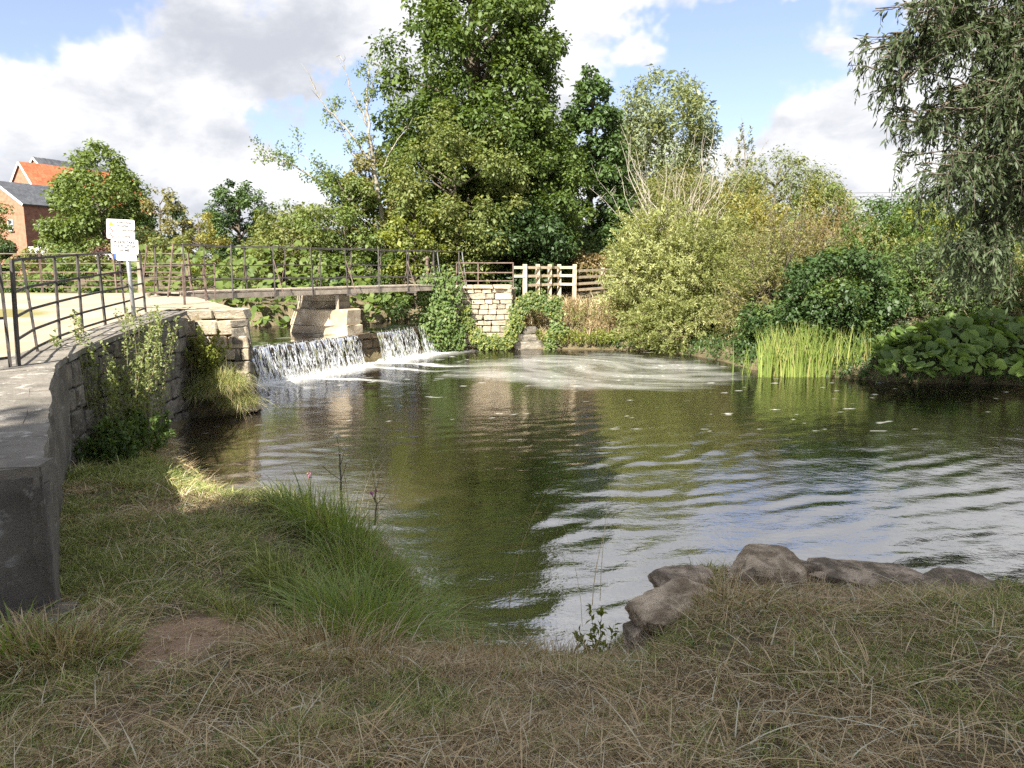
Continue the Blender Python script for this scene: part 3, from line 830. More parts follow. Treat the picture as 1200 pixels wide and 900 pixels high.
def fence(name, pts, heights, label, cat, post_h, pw, rw_, mat, rmat=None, lean=.03, group=None, tube_=False, bases=None):
    pts = [np.array(p, float) for p in pts]
    root = empty(name, pts[0], label, cat, group)
    tops = []
    for p in pts:
        l = np.array([rng.normal(0, lean), rng.normal(0, lean), 0]); tops.append(l)
        mb = MB()
        if tube_: mb.tube([p-np.array([0, 0, .12]), p+l+np.array([0, 0, post_h])], pw/2, 8)
        else: mb.bar(p-np.array([0, 0, .12]), p+l+np.array([0, 0, post_h]), pw, pw*.55)
        mb.build('post', mat, root)
    for h in heights:
        for i in range(len(pts)-1):
            a = pts[i]+tops[i]*h/post_h+np.array([0, 0, h]); b = pts[i+1]+tops[i+1]*h/post_h+np.array([0, 0, h])
            if tube_: MB().tube([a, b], rw_/2, 6).build('rail', rmat or mat, root)
            else: MB().bar(a, b, rw_*.45, rw_).build('rail', rmat or mat, root)
    return root
fpts = [(-3.75, 5.9), (-4.6, 7.2), (-5.42, 8.25), (-5.88, 9.35), (-6.20, 10.35), (-6.42, 11.3), (-6.58, 12.25), (-6.72, 13.2), (-6.95, 14.4)]
fence('iron_fence', [(x-.05, y, float(path_z(y))) for x, y in fpts[2:]], (1.16, .82, .55, .30, .08), 'dark iron estate fence with flat bars along the wall top', 'fence', 1.18, .05, .032, IRON, lean=.035)
# closing length of the same fence towards the frame edge
fence('iron_fence', [(-5.47-.28*k, 8.12-1.05*k, 1.8) for k in (0, 1)], (1.1, .55, .12), 'leaning end length of dark iron fence at the frame edge', 'fence', 1.14, .055, .03, IRON, lean=.01)
fence('iron_fence', [(-7.55, 15.5, 2.07), (-6.9, 15.9, 2.09), (-6.85, 16.9, 2.11), (-7.0, 17.8, 2.14)], (.83, .60, .30), 'short low iron fence on the abutment leading to the footbridge', 'fence', .86, .045, .028, RUST, lean=.02)
fence('iron_fence', [(-8.6-2.05*k, 20.3+.08*k, 2.2) for k in range(8)], (1.04, .78, .55, .33, .15), 'long thin iron fence along the far edge of the sandy path', 'fence', 1.06, .05, .026, RUST, lean=.02)
fence('iron_fence', [(-1.95, 26.85, 2.26), (-1.2, 26.9, 2.26), (.05, 26.95, 2.26)], (.76, .42, .13), 'low rusty pipe railing on top of the pale stone abutment', 'railing', .78, .05, .045, RUST, tube_=True, lean=.005)
o = empty('gate_post', (*at(166, 350, 17.8)[:2], 2.1), 'old brown timber post at the near end of the footbridge', 'post'); MB().box((o.location[0], o.location[1], 2.55), (.10, .10, .95), .3, .006).build('shaft', WOODB, o)
MB().box((o.location[0], o.location[1], 3.035), (.12, .12, .02), .3).build('cap', WOODB, o)
o = empty('gate_post', (*at(501, 330, 27.0)[:2], 2.2), 'rusty round post at the far end of the footbridge', 'post'); q = np.array(o.location)
MB().tube([q+np.array([0, 0, -.1]), q+np.array([0, 0, .95])], .055, 10).build('shaft', RUST, o); MB().tube([q+np.array([0, 0, .95]), q+np.array([0, 0, 1.0]), q+np.array([0, 0, 1.05])], [.075, .075, .02], 10).build('cap', RUST, o)
# timber post and rail fence
wpts = [at(px, 342, d) for px, d in ((615, 28.6), (630, 29.2), (644, 29.9), (655, 30.5), (673, 30.2), (706, 32.2), (742, 34))]
wf = empty('timber_fence', (*wpts[0][:2], 1.6), 'pale new post and rail timber fence on the far bank', 'fence')
for i, p in enumerate(wpts):
    h = 1.12 if i < 5 else .95; zb = 1.86 if i < 5 else 1.90
    o = MB().box((p[0], p[1], zb+h/2-.15), (.15, .13, h+.3), .1, .004).build('post', WOODF, wf)
    wpts[i] = np.array([p[0], p[1], zb])
for i in range(len(wpts)-1):
    for h in ((1.0, .68, .34) if i < 4 else (.86, .60, .34, .10)):
        MB().bar(wpts[i]+np.array([-.05, -.085, h]), wpts[i+1]+np.array([.05, -.085, h-.003]), .035, .10).build('rail', WOODF, wf)
MB().bar(wpts[0]+np.array([-.45, -.08, 1.0]), wpts[0]+np.array([0, -.08, 1.0]), .035, .10).build('rail', WOODF, wf)
MB().bar(wpts[0]+np.array([-.45, -.08, .68]), wpts[0]+np.array([0, -.08, .68]), .035, .10).build('rail', WOODF, wf)

# ------------------------------------------------------------------ sign
sb = at(158, 372, 12.75); sb[2] = 1.93
sg = empty('sign_post', sb, 'galvanised pole with three white notices beside the path fence', 'sign')
tilt = np.array([-.035, 0, 1.0])
MB().tube([sb-np.array([0, 0, .2]), sb+tilt*1.72], .034, 12).build('pole', GALV, sg, True)
def panel(name, cx, cz, w, h, ang, label, y=-.045):
    """rounded sheet with folded thickness; returns the panel object, built in its own XZ plane"""
    r = .022; pts = []
    for (sx, sz, a0) in ((1, 1, 0), (-1, 1, 90), (-1, -1, 180), (1, -1, 270)):
        for a in (0, 30, 60, 90):
            pts.append((sx*(w/2-r)+r*math.cos(R(a0+a)), sz*(h/2-r)+r*math.sin(R(a0+a))))
    n = len(pts); V = [(x, -.002, z) for x, z in pts]+[(x, .003, z) for x, z in pts]
    F = [list(range(n))[::-1], list(range(n, 2*n))]+[[i, (i+1) % n, n+(i+1) % n, n+i] for i in range(n)]
    F[0] = F[0][::-1]; F[1] = F[1][::-1]
    o = mesh(name, V, F, SIGNW, sg, loc=(cx, y, cz)); o.rotation_euler = (0, ang, R(-4)); o['label'] = label
    return o
def text(parent, s, x, z, size, mat, align='LEFT', bold=0):
    cu = bpy.data.curves.new('lettering', 'FONT'); cu.body = s; cu.size = size; cu.align_x = align; cu.align_y = 'CENTER'; cu.offset = bold
    t = bpy.data.objects.new('tmp', cu); COL.objects.link(t)
    me = bpy.data.meshes.new_from_object(t.evaluated_get(bpy.context.evaluated_depsgraph_get()))
    bpy.data.objects.remove(t)
    me.materials.clear(); me.materials.append(mat)
    o = bpy.data.objects.new('lettering', me); link(o, parent); o.location = (x, -.0035, z); o.rotation_euler = (R(90), 0, 0); return o
def ringmesh(name, parent, x, z, r0, r1, mat, y=-.0035):
    n = 28; V = []; 
    for k in range(n): a = 2*math.pi*k/n; V += [(r0*math.cos(a), 0, r0*math.sin(a)), (r1*math.cos(a), 0, r1*math.sin(a))]
    F = [[2*k, 2*k+1, (2*k+3) % (2*n), (2*k+2) % (2*n)] for k in range(n)]
    o = mesh(name, V, F, mat, parent, loc=(x, y, z)); return o
def polymesh(name, parent, pts, mat, y): return mesh(name, [(x, 0, z) for x, z in pts], [list(range(len(pts)))], mat, parent, loc=(0, y, 0))
p1 = panel('notice_board', -.10, 1.58, .485, .32, R(3), 'upper notice warning of underwater obstacles, no swimming, no diving')
p2 = panel('notice_board', -.055, 1.295, .47, .235, R(2.5), 'middle notice asking to take litter home')
p3 = panel('notice_board', -.04, 1.115, .35, .10, R(2), 'small lowest notice with faded print')
for k, s in enumerate(('Underwater', 'Obstacles')): text(p1, s, -.09, .11-.052*k, .058, INK, bold=.0014)
text(p1, 'No Swimming', -.085, -.012, .058, INK, bold=.0014); text(p1, 'No Diving', -.08, -.11, .058, INK, bold=.0014)
polymesh('warning_triangle', p1, [(-.205, .047), (-.113, .047), (-.159, .128)], INK, -.0032); polymesh('warning_field', p1, [(-.193, .054), (-.125, .054), (-.159, .114)], YEL, -.0042)
for z_ in (-.012, -.11):
    ringmesh('prohibition_ring', p1, -.157, z_, .033, .043, RED, -.0045)
    c45 = .033*.707; polymesh('prohibition_bar', p1, [(-.157-c45-.004, z_+c45-.004), (-.157-c45+.004, z_+c45+.004), (-.157+c45+.004, z_-c45+.004), (-.157+c45-.004, z_-c45-.004)], RED, -.0048)
    polymesh('pictogram', p1, [(-.180, z_-.010), (-.160, z_-.004), (-.135, z_-.012), (-.138, z_+.002), (-.158, z_+.009), (-.176, z_+.001)], INK, -.0040)
for k, s in enumerate(('PLEASE TAKE', 'YOUR LITTER', 'HOME')): text(p2, s, 0, .068-.066*k, .062, INK, 'CENTER', .0022)
for k, (a, b) in enumerate(((-.15, .15), (-.14, .15), (-.15, .14))):
    x = a
    while x < b:                                       # print too faded to read: only its strokes remain
        w = random.uniform(.02, .05); polymesh('faded_print', p3, [(x, .022-.026*k), (min(x+w, b), .022-.026*k), (min(x+w, b), .032-.026*k), (x, .032-.026*k)], GREYINK, -.0035); x += w+.012
for z_ in (1.64, 1.52, 1.30, 1.12): MB().box((sb[0]-.05, sb[1]-.01, sb[2]+z_), (.11, .085, .022)).build('clamp', GALV, sg)

# ------------------------------------------------------------------ houses
def house(name, origin, rz, label, parts): 
    root = empty(name, origin, label, 'house', None, rz); return root
def lmesh(name, V, F, mat, root):       # local coordinates of a rotated root
    o = mesh(name, V, F, mat, root, loc=(0, 0, 0)); return o
def lbox(name, c, size, mat, root):
    m = MB().box(c, size); return lmesh(name, np.concatenate(m.V), m.F, mat, root)
def window(root, c, w, h, axis_):
    """white frame with sill; axis_ 'x': face looks along +x, 'y': along -y"""
    t = .07
    sz = (lambda a, b, d: (d, a, b)) if axis_ == 'x' else (lambda a, b, d: (a, d, b))
    off = np.array([.03, 0, 0]) if axis_ == 'x' else np.array([0, -.03, 0])
    hv = np.array([0, 1., 0]) if axis_ == 'x' else np.array([1., 0, 0]); up = np.array([0, 0, 1.]); c = np.array(c, float)
    wn = lbox('window', c+off*.3, sz(w-.02, h-.02, .05), GLASS, root)
    for s in (-1, 1):
        lbox('frame', c+off+hv*s*(w/2-t/2), sz(t, h, .08), WHITE, wn); lbox('frame', c+off+up*s*(h/2-t/2), sz(w-2*t-.002, t, .08), WHITE, wn)
    lbox('frame', c+off+up*.08, sz(w-2*t-.004, t*.7, .06), WHITE, wn)
    lbox('sill', c+off*1.6-up*(h/2+.06), sz(w+.2, .09, .14), COPING, root)
def roof(root, x0, x1, y0, y1, ze, zr, mat, ridge='y', nrow=12, ncol=16, over=.15, axis_gable=True):
    """two slopes of overlapping tile courses, ridge along local y"""
    xm = (x0+x1)/2
    for s, xe in ((-1, x0-over), (1, x1+over)):
        rf = lmesh('roof', [(xe, y0-over, ze-.05), (xe, y1+over, ze-.05), (xm, y1+over, zr), (xm, y0-over, zr)], [[0, 3, 2, 1] if s < 0 else [0, 1, 2, 3]], mat, root)
        d = np.array([xm-xe, 0, zr-ze+.05]); L = np.linalg.norm(d); d /= L; nn = np.array([-d[2], 0, d[0]])*(1 if d[0] > 0 else -1)
        if s < 0: continue
        cw = (y1-y0+2*over)/ncol
        for r_ in range(nrow):
            for q in range(ncol):
                c = np.array([xe, y0-over+cw*(q+.5), ze-.05])+d*L*(r_+.5)/nrow+nn*.03
                o = bpy.data.objects.new('roof_tile', random.choice(BLK[mat.name])); link(o, rf); o.location = tuple(c)
                o.scale = (L/nrow*1.1, cw*.97, .05); o.rotation_euler = (0, -math.atan2(d[2], d[0]) + R(3), 0)
def gabled(name, origin, rz, w, l, ze, zr, label, roofmat, gable_mat, side_mat, nrow=12, ncol=16):
    root = empty(name, origin, label, 'house', None, rz)
    x0, x1 = -w, 0
    V = [(x0, 0, -1), (x1, 0, -1), (x1, 0, ze), ((x0+x1)/2, 0, zr-.08), (x0, 0, ze)]
    lmesh('gable_wall', V+[(x, l, z) for x, y, z in V], [[0, 1, 2, 3, 4], [9, 8, 7, 6, 5], [0, 4, 9, 5]], gable_mat, root)
    lmesh('side_wall', [(0, .002, -1), (0, l-.002, -1), (0, l-.002, ze-.002), (0, .002, ze-.002)], [[0, 1, 2, 3]], side_mat, root)
    roof(root, x0, x1, 0, l, ze, zr, roofmat, nrow=nrow, ncol=ncol)
    d = np.array([-w/2, zr-ze])
    for s, xe in ((-1, x0-.15), (1, .15)):
        a = np.array([xe, -.18, ze-.12]); b = np.array([x0/2, -.18, zr-.07])
        m = MB().bar(a, b, .06, .18); lmesh('verge_board', np.concatenate(m.V), m.F, WHITE, root)
    lbox('gutter', (.14, l/2, ze-.10), (.10, l+.2, .10), INK, root)
    return root
D1 = 68
hc = at(33, 300, D1)
h1 = gabled('brick_house', (hc[0], hc[1], 2.0), R(-20), 6.4, 9, (312-241)/F*D1+.9, 8.45, 'brick house with grey slate roof, partly behind the ash tree', SLATE, BRICKL, BRICKD)
window(h1, (-1.75, 0, 4.55), .62, 1.0, 'y'); window(h1, (0, 1.7, 4.45), .9, 1.25, 'x'); window(h1, (0, 2.2, 1.3), .9, 1.35, 'x')
D2 = 78
hc2 = at(62, 300, D2)
h2 = gabled('brick_house', (hc2[0]-.3, hc2[1], 2.0), R(-24), 6.6, 13, (312-233)/F*D2, (312-194)/F*D2+1.0, 'taller brick house behind with red clay tiled roof', TILE, BRICKL, BRICKD, 12, 18)
lbox('chimney', (-3.3, 11, (312-194)/F*D2+1.2), (.9, .6, 1.6), BRICKD, h2)
for s in (-.22, .22): lbox('chimney_pot', (-3.3+s, 11, (312-194)/F*D2+2.2), (.24, .24, .5), TILE, h2)
# slate roofed range beyond
D3 = 92
hc3 = at(62, 300, D3)
h3 = gabled('brick_house', (hc3[0]+1.5, hc3[1], 2.0), R(-24), 8, 9, (312-215)/F*D3, (312-189)/F*D3+1.0, 'farthest brick house with dark slate roof above the red roof', SLATE, BRICKL, BRICKD, 8, 16)
# garden pieces by the houses
gp = empty('brick_pier', (*at(68, 312, 52)[:2], 2.1), 'orange brick gate pier with pale cap behind the path fence', 'gate pier')
for k in range(7): MB().box((gp.location[0], gp.location[1], 2.2+k*.17), (.62, .62, .16), .2, .005).build('brick_course', BRICKL, gp)
MB().box((gp.location[0], gp.location[1], 3.36), (.85, .85, .12), .2, .005).build('cap', BRICKL, gp)
nb_ = at(127, 301, 42); nbo = empty('notice_board', nb_, 'small white board with blue end on the far verge', 'notice board')
MB().box((nb_[0]-.2, nb_[1], nb_[2]), (1.0, .04, .32)).build('panel', WHITE, nbo); MB().box((nb_[0]+.48, nb_[1], nb_[2]), (.34, .04, .30)).build('blue_panel', BLUE, nbo)
for s in (-.5, .4): MB().bar((nb_[0]+s, nb_[1]+.05, 1.8), (nb_[0]+s, nb_[1]+.05, nb_[2]+.1), .06).build('leg', WOODB, nbo)
tb = at(40, 294, 56); tbo = empty('garden_bench', tb, 'white garden seat beside the brick house', 'bench')
MB().box((tb[0], tb[1], tb[2]+.05), (.75, .06, .5)).build('backrest', WHITE, tbo); MB().box((tb[0]+.85, tb[1], tb[2]+.05), (.7, .06, .5)).build('backrest', WHITE, tbo)
MB().box((tb[0]+.4, tb[1]-.3, tb[2]-.25), (1.6, .5, .06)).build('seat', WHITE, tbo)
for s in (-.3, 1.1): MB().box((tb[0]+s, tb[1]-.3, tb[2]-.6), (.07, .45, .64)).build('leg', WHITE, tbo)

# ------------------------------------------------------------------ rocks
def rock(px, py, d, size, rz, label, mat, seed, tilt=(0, 0)):
    """cleft boulder: a sphere cut by planes, with a rough weathered skin"""
    r = np.random.default_rng(seed*13+5); n = 44; m = 26
    th, ph = np.meshgrid(np.linspace(0, 2*math.pi, n, endpoint=False), np.linspace(-math.pi/2, math.pi/2, m))
    p = np.stack([np.cos(ph)*np.cos(th), np.cos(ph)*np.sin(th), np.sin(ph)], -1)
    rad = np.full(p.shape[:2], 1.25)
    for k in range(15):
        nv = r.normal(size=3); nv[2] *= .8
        if k < 6: nv = np.eye(3)[k % 3]*(1 if k < 3 else -1)+r.normal(0, .16, 3)
        nv /= np.linalg.norm(nv); h = r.uniform(.80, .95) if k < 6 else r.uniform(.80, 1.0)
        dd = p@nv; rad = np.minimum(rad, np.where(dd > .05, h/np.maximum(dd, .05), 9))
    q = p*rad[..., None]
    nz = (fbm(q[..., 0]*2+seed, q[..., 1]*2+q[..., 2]*2.3, 4, 1.6)-.5)*.07+(fbm(q[..., 0]*6+seed, q[..., 1]*5+q[..., 2]*7.3, 4, 2)-.5)*.05
    q = q*(1+nz[..., None]); V = (q*np.array(size)/2).reshape(-1, 3)
    e = mathutils.Euler((tilt[0], tilt[1], rz)).to_matrix(); V = V@np.array(e).T
    F = [[i*n+j, i*n+(j+1) % n, (i+1)*n+(j+1) % n, (i+1)*n+j] for i in range(m-1) for j in range(n)]
    c = at(px, py, d)
    o = mesh('rock', V, F, mat, smooth=True, loc=tuple(c))
    md = o.modifiers.new('edge', 'EDGE_SPLIT'); md.split_angle = R(17)
    tag(o, label, 'rock', 'rocks along the edge of the near bank'); return o
rock(790, 720, 3.95, (.50, .42, .27), .3, 'angular tan rock lowest in the row, at its left end', ROCKL, 1, (.15, -.25))
rock(806, 690, 4.15, (.42, .32, .20), .1, 'flat grey brown slab perched on the lowest rock', ROCK, 2, (.1, .05))
rock(896, 678, 4.25, (.52, .38, .36), .1, 'tall pale rounded rock at the top of the row', ROCKL, 3, (.1, 0))
rock(945, 676, 4.35, (.16, .2, .2), .3, 'small dark stone wedged beside the tall pale rock', ROCK, 4)
rock(1010, 690, 4.35, (.84, .42, .30), -.12, 'long dark grey brown rock in the middle of the row', ROCK, 5, (.05, .1))
rock(1125, 702, 4.3, (.78, .40, .26), -.05, 'low flat reddish grey rock at the right end of the row', ROCK, 6, (.05, .06))
rock(1205, 708, 4.25, (.34, .3, .2), .2, 'half buried brown rock at the frame edge', ROCK, 9)
rock(752, 752, 3.9, (.20, .22, .22), .4, 'small mossy brown stone below the lowest tan rock', ROCK, 7)

# ------------------------------------------------------------------ leaf building
def leaf_quads(P, N, T, ln, wd, fold=.25):
    """folded diamond leaves. P base points, N normals, T leaf directions"""
    N = N/(np.linalg.norm(N, axis=1)[:, None]+1e-9)
    T = T-N*(T*N).sum(1)[:, None]; T /= np.linalg.norm(T, axis=1)[:, None]+1e-9
    Sd = np.cross(N, T); ln = np.broadcast_to(ln, len(P))[:, None]; wd = np.broadcast_to(wd, len(P))[:, None]
    mid = P+T*ln*.48
    V = np.stack([P, mid+Sd*wd*.5+N*wd*fold, P+T*ln, mid-Sd*wd*.5+N*wd*fold], 1)
    return V.reshape(-1, 3), np.arange(4*len(P)).reshape(-1, 4)
def rvec(n): v = rng.normal(size=(n, 3)); return v/np.linalg.norm(v, axis=1)[:, None]
def grow_leaves(name, parent, P, N, T, ln, wd, mat, fold=.25, rnd=None):
    V, Fq = leaf_quads(P, N, T, ln, wd, fold)
    if rnd is None: rnd = rng.random(len(P))
    return mesh(name, V, Fq, mat, parent, attrs={'rnd': np.repeat(rnd, 4)})
def curve3(a, b, sag, n=8, side=None):
    a = np.array(a, float); b = np.array(b, float); t = np.linspace(0, 1, n)[:, None]
    p = a+(b-a)*t; p[:, 2] += (sag*4*t*(1-t))[:, 0]
    w = rng.normal(0, np.linalg.norm(b-a)*.025, (n, 3)); w[0] = w[-1] = 0
    return p+w
def clump_tree(name, label, base, z0, z1, rad, prof, mat, nleaf, leaf, nclump, cat='tree', group=None, crad=.22, trunk=.25, squash=.8, ecc=1.0, lean=(0, 0), bark=None, limbs=26, aspect=.62, inner=.35, mat2=None, flat_=1.0, drop=0, twig=True, bias=None):
    """trunk with limbs reaching into a crown of leaf clumps. prof: list of (t, r) over crown height"""
    base = np.array(base, float); root = empty(name, base, label, cat, group)
    pt, pr_ = zip(*prof); H = z1-z0
    # clump centres
    t = rng.random(nclump*3); keep = rng.random(nclump*3) < (np.interp(t, pt, pr_)/max(pr_))**1.0
    t = t[keep][:nclump]; m = len(t)
    a = rng.uniform(0, 2*math.pi, m); rr = np.interp(t, pt, pr_)*rad*(inner+(1-inner)*np.sqrt(rng.random(m)))
    lump = 1+.22*(fbm(a*1.3+base[0], t*5+base[1], 2, 1.0)-.5)*2
    rr = rr*lump
    C = np.stack([base[0]+np.cos(a)*rr+lean[0]*t, base[1]+np.sin(a)*rr*ecc+lean[1]*t, z0+H*t], 1)
    cr = rad*crad*rng.uniform(.6, 1.35, m)*np.interp(t, [0, .8, 1], [1, .9, .6])
    nleaf = int(nleaf*.86); leaf = leaf*1.05
    per = cr**2; per = np.maximum(1, (per/per.sum()*nleaf)).astype(int)
    idx = np.repeat(np.arange(m), per); n = len(idx)
    d = rvec(n); k = rng.random(n)**.55
    P = C[idx]+d*(cr[idx]*k*1.05)[:, None]*np.array([1, 1, squash])
    P += rvec(n)*(cr[idx]*.18*rng.random(n))[:, None]
    if drop: P[:, 2] -= drop*rng.random(n)*cr[idx]
    Nn = d*.55+np.array([0, 0, .55*flat_])+rvec(n)*.65
    T = d+rvec(n)*.8+np.array([0, 0, -.35])
    sz = leaf*np.exp(rng.normal(-.06, .34, n))
    tone = np.clip(rng.random(n)*.6+rng.random(m)[idx]*.4, 0, 1)
    if mat2 is None: grow_leaves('crown', root, P, Nn, T, sz, sz*aspect, mat, rnd=tone)
    else:
        q = rng.random(m)[idx] < .75
        grow_leaves('crown', root, P[q], Nn[q], T[q], sz[q], sz[q]*aspect, mat, rnd=tone[q]); grow_leaves('crown', root, P[~q], Nn[~q], T[~q], sz[~q], sz[~q]*aspect, mat2, rnd=tone[~q])
    # trunk and limbs
    gz = float(terrain_z(base[0:1], base[1:2])[0]); gz = min(gz, base[2])
    zt = z0+H*.82; tp = np.linspace(0, 1, 9)
    tr = np.stack([base[0]+lean[0]*tp*.8+rng.normal(0, .05*trunk/.25, 9), base[1]+lean[1]*tp*.8+rng.normal(0, .05, 9), gz-.2+(zt-gz+.2)*tp], 1); tr[0, :2] = base[:2]
    mb = MB(); mb.tube(tr, trunk*np.interp(tp, [0, .06, .5, 1], [1.35, 1, .62, .12]), 8)
    for i in rng.permutation(m)[:limbs]:
        zz = np.clip(C[i, 2]-rng.uniform(.15, .4)*H*.5, gz+.3, zt)
        s = np.array([np.interp(zz, tr[:, 2], tr[:, 0]), np.interp(zz, tr[:, 2], tr[:, 1]), zz])
        mb.tube(curve3(s, C[i], rng.uniform(-.02, .05)*H, 6), np.linspace(trunk*.32, trunk*.05, 6), 5)
    mb.build('trunk', bark or BARK, root, True)
    return root
def shoots(name, label, base, n, length, spread, mat, leaves_per, leaf, aspect, cat='shrub', group=None, up=1.0, arch=.35, foot=(.6, .4), stem_r=.012, twigmat=None, lean=(0, 0), mat2=None, start=.12, side=.10, zb=None, bare=0):
    """a shrub of many arching stems from one stool, narrow leaves along every stem"""
    base = np.array(base, float); root = empty(name, base, label, cat, group)
    mb = MB(); LP = []; LT = []; LI = []
    K = 9; t = np.linspace(0, 1, K)
    for i in range(n):
        a = rng.uniform(0, 2*math.pi); r = math.sqrt(rng.random())
        b = base+np.array([math.cos(a)*r*foot[0], math.sin(a)*r*foot[1], -.1])
        if zb is not None: b[2] = zb
        h = np.array([math.cos(a), math.sin(a)])*r*spread*rng.uniform(.5, 1.3)+np.array(lean)+rng.normal(0, .12, 2)*spread
        L = length*rng.uniform(.55, 1.12)
        d0 = np.array([h[0], h[1], up]); d0 /= np.linalg.norm(d0)
        sag = arch*L*rng.uniform(.3, 1.2)*min(1, np.hypot(*h)+.15)
        p = b+d0*L*t[:, None]; p[:, 2] -= sag*t**2.2; p[:, :2] += (h*sag*.35)*(t**2)[:, None]
        p += np.cumsum(rng.normal(0, L*.008, (K, 3)), 0)
        mb.tube(p, stem_r*np.linspace(1, .25, K), 3)
        if rng.random() < bare: continue
        m = int(leaves_per*L/length)
        tt = start+(1-start)*rng.random(m)**.8
        q = np.stack([np.interp(tt, t, p[:, k]) for k in range(3)], 1)
        tg = np.stack([np.interp(np.clip(tt+.05, 0, 1), t, p[:, k])-np.interp(np.clip(tt-.05, 0, 1), t, p[:, k]) for k in range(3)], 1); tg /= np.linalg.norm(tg, axis=1)[:, None]+1e-9
        q = q+rvec(m)*(side*L*rng.random(m)*np.interp(tt, [0, .5, 1], [1, .8, .25]))[:, None]
        LP.append(q); LT.append(tg*.8+rvec(m)*.75); LI.append(np.full(m, rng.random()))
    if LP:
        P = np.concatenate(LP); T = np.concatenate(LT); n = len(P)
        sz = leaf*rng.uniform(.6, 1.3, n); tone = np.clip(.55*rng.random(n)+.45*np.concatenate(LI), 0, 1)
        Nn = rvec(n)*.8+np.array([0, -.15, .6])
        if mat2 is None: grow_leaves('foliage', root, P, Nn, T, sz, sz*aspect, mat, rnd=tone)
        else:
            q = np.concatenate(LI) < .7
            grow_leaves('foliage', root, P[q], Nn[q], T[q], sz[q], sz[q]*aspect, mat, rnd=tone[q]); grow_leaves('foliage', root, P[~q], Nn[~q], T[~q], sz[~q], sz[~q]*aspect, mat2, rnd=tone[~q])
    mb.build('stems', twigmat or TWIG, root)
    return root
def gpos(px, d, dz=0):
    p = at(px, 312, d); z = float(terrain_z(p[0:1], p[1:2])[0]); return np.array([p[0], p[1], z+dz])
def zpix(py, d): return CAMZ+(at(600, py, d)[2]-CAMZ)

# ------------------------------------------------------------------ trees and shrubs
DOME = [(0, .55), (.2, .9), (.45, 1), (.75, .75), (1, .15)]
ROUND = [(0, .5), (.25, .9), (.5, 1), (.8, .72), (1, .2)]
CONE = [(0, .75), (.25, 1), (.5, .85), (.8, .5), (1, .08)]
TBACK = 'trees behind the mill pool'; SBANK = 'shrubs along the far bank'
clump_tree('alder_tree', 'tallest dark green alder rising behind the far end of the footbridge', gpos(556, 34), 2.6, 19.5, 4.05, [(0, .62), (.12, .95), (.3, 1), (.5, .92), (.7, .72), (.88, .42), (1, .08)],
           L_ALDER, 115000, .165, 460, group=TBACK, crad=.165, trunk=.42, limbs=60)
clump_tree('maple_tree', 'sunlit yellow green maple in front of the tall alder', gpos(535, 30.8), 2.6, 9.2, 2.75, ROUND, L_MAPLE, 42000, .115, 190, group=TBACK, crad=.19, trunk=.16, mat2=L_OLIVE)
clump_tree('maple_tree', 'bright lime green low maple beside the footbridge railing', gpos(487, 29.2), 2.0, 5.4, 1.35, ROUND, L_LIME, 9000, .11, 60, group=TBACK, crad=.26, trunk=.08, mat2=L_MAPLE)
clump_tree('alder_tree', 'dark leafy alder side growth right of the tall alder', gpos(634, 33), 2.2, 9.5, 2.1, ROUND, L_ALDER, 22000, .13, 110, group=TBACK, crad=.24, trunk=.16)
clump_tree('hawthorn_tree', 'light green hawthorn behind the middle of the footbridge', gpos(405, 29.8), 2.2, 6.6, 1.7, ROUND, L_ASH, 17000, .11, 90, group=TBACK, crad=.24, trunk=.1, mat2=L_MAPLE)
clump_tree('hawthorn_tree', 'pale green spreading bush left of the hawthorn behind the bridge', gpos(345, 31), 2.0, 5.6, 1.8, ROUND, L_OLIVE, 15000, .11, 80, group=TBACK, crad=.24, trunk=.1, mat2=L_ASH)
clump_tree('hawthorn_tree', 'brownish green bush at the foot of the bare branched tree', gpos(440, 31.2), 3.0, 8.0, 1.35, ROUND, L_OLBR, 12000, .11, 70, group=TBACK, crad=.26, trunk=.1, mat2=L_ASH)
clump_tree('alder_tree', 'dark green alder second tallest, right of the tall alder', gpos(690, 42), 2.3, 13.2, 2.35, [(0, .9), (.2, 1), (.5, .92), (.8, .6), (1, .15)], L_ALDER2, 38000, .20, 260, group=TBACK, crad=.2, trunk=.26)
clump_tree('willow_tree', 'grey green feathery willow tree behind the second alder', gpos(772, 52), 3.0, 15.4, 3.35, [(0, .6), (.3, .9), (.7, 1), (.9, .78), (1, .35)], L_GREY, 42000, .23, 300, group=TBACK, crad=.2, trunk=.28, squash=1.35, aspect=.4, flat_=.5, mat2=L_OLIVE)
clump_tree('ash_tree', 'rounded light green tree standing in front of the brick houses', gpos(122, 54), 2.2, 11.4, 3.3, [(0, .72), (.2, .98), (.45, 1), (.7, .78), (.9, .42), (1, .1)], L_ASH, 34000, .21, 230, group=TBACK, crad=.2, trunk=.2)
clump_tree('oak_tree', 'dark olive tree right of the rounded tree by the houses', gpos(192, 52), 2.2, 8.4, 1.75, ROUND, L_OLBR, 10000, .15, 70, group=TBACK, crad=.26, trunk=.15, mat2=L_DARK)
clump_tree('maple_tree', 'small golden yellow tree left of the dark round trees', gpos(236, 52), 2.2, 7.0, 1.6, ROUND, L_YELL, 10000, .14, 60, group=TBACK, crad=.26, trunk=.14, mat2=L_OLIVE)
clump_tree('oak_tree', 'dark green round tree between the golden tree and the hawthorn', gpos(283, 62), 2.2, 9.8, 2.7, ROUND, L_ALDER2, 22000, .18, 110, group=TBACK, crad=.22, trunk=.22, mat2=L_DARK)
clump_tree('oak_tree', 'distant pale green tree behind the footbridge handrail', gpos(335, 64), 2.2, 8.2, 2.4, ROUND, L_ASH, 12000, .18, 70, group=TBACK, crad=.24, trunk=.18)
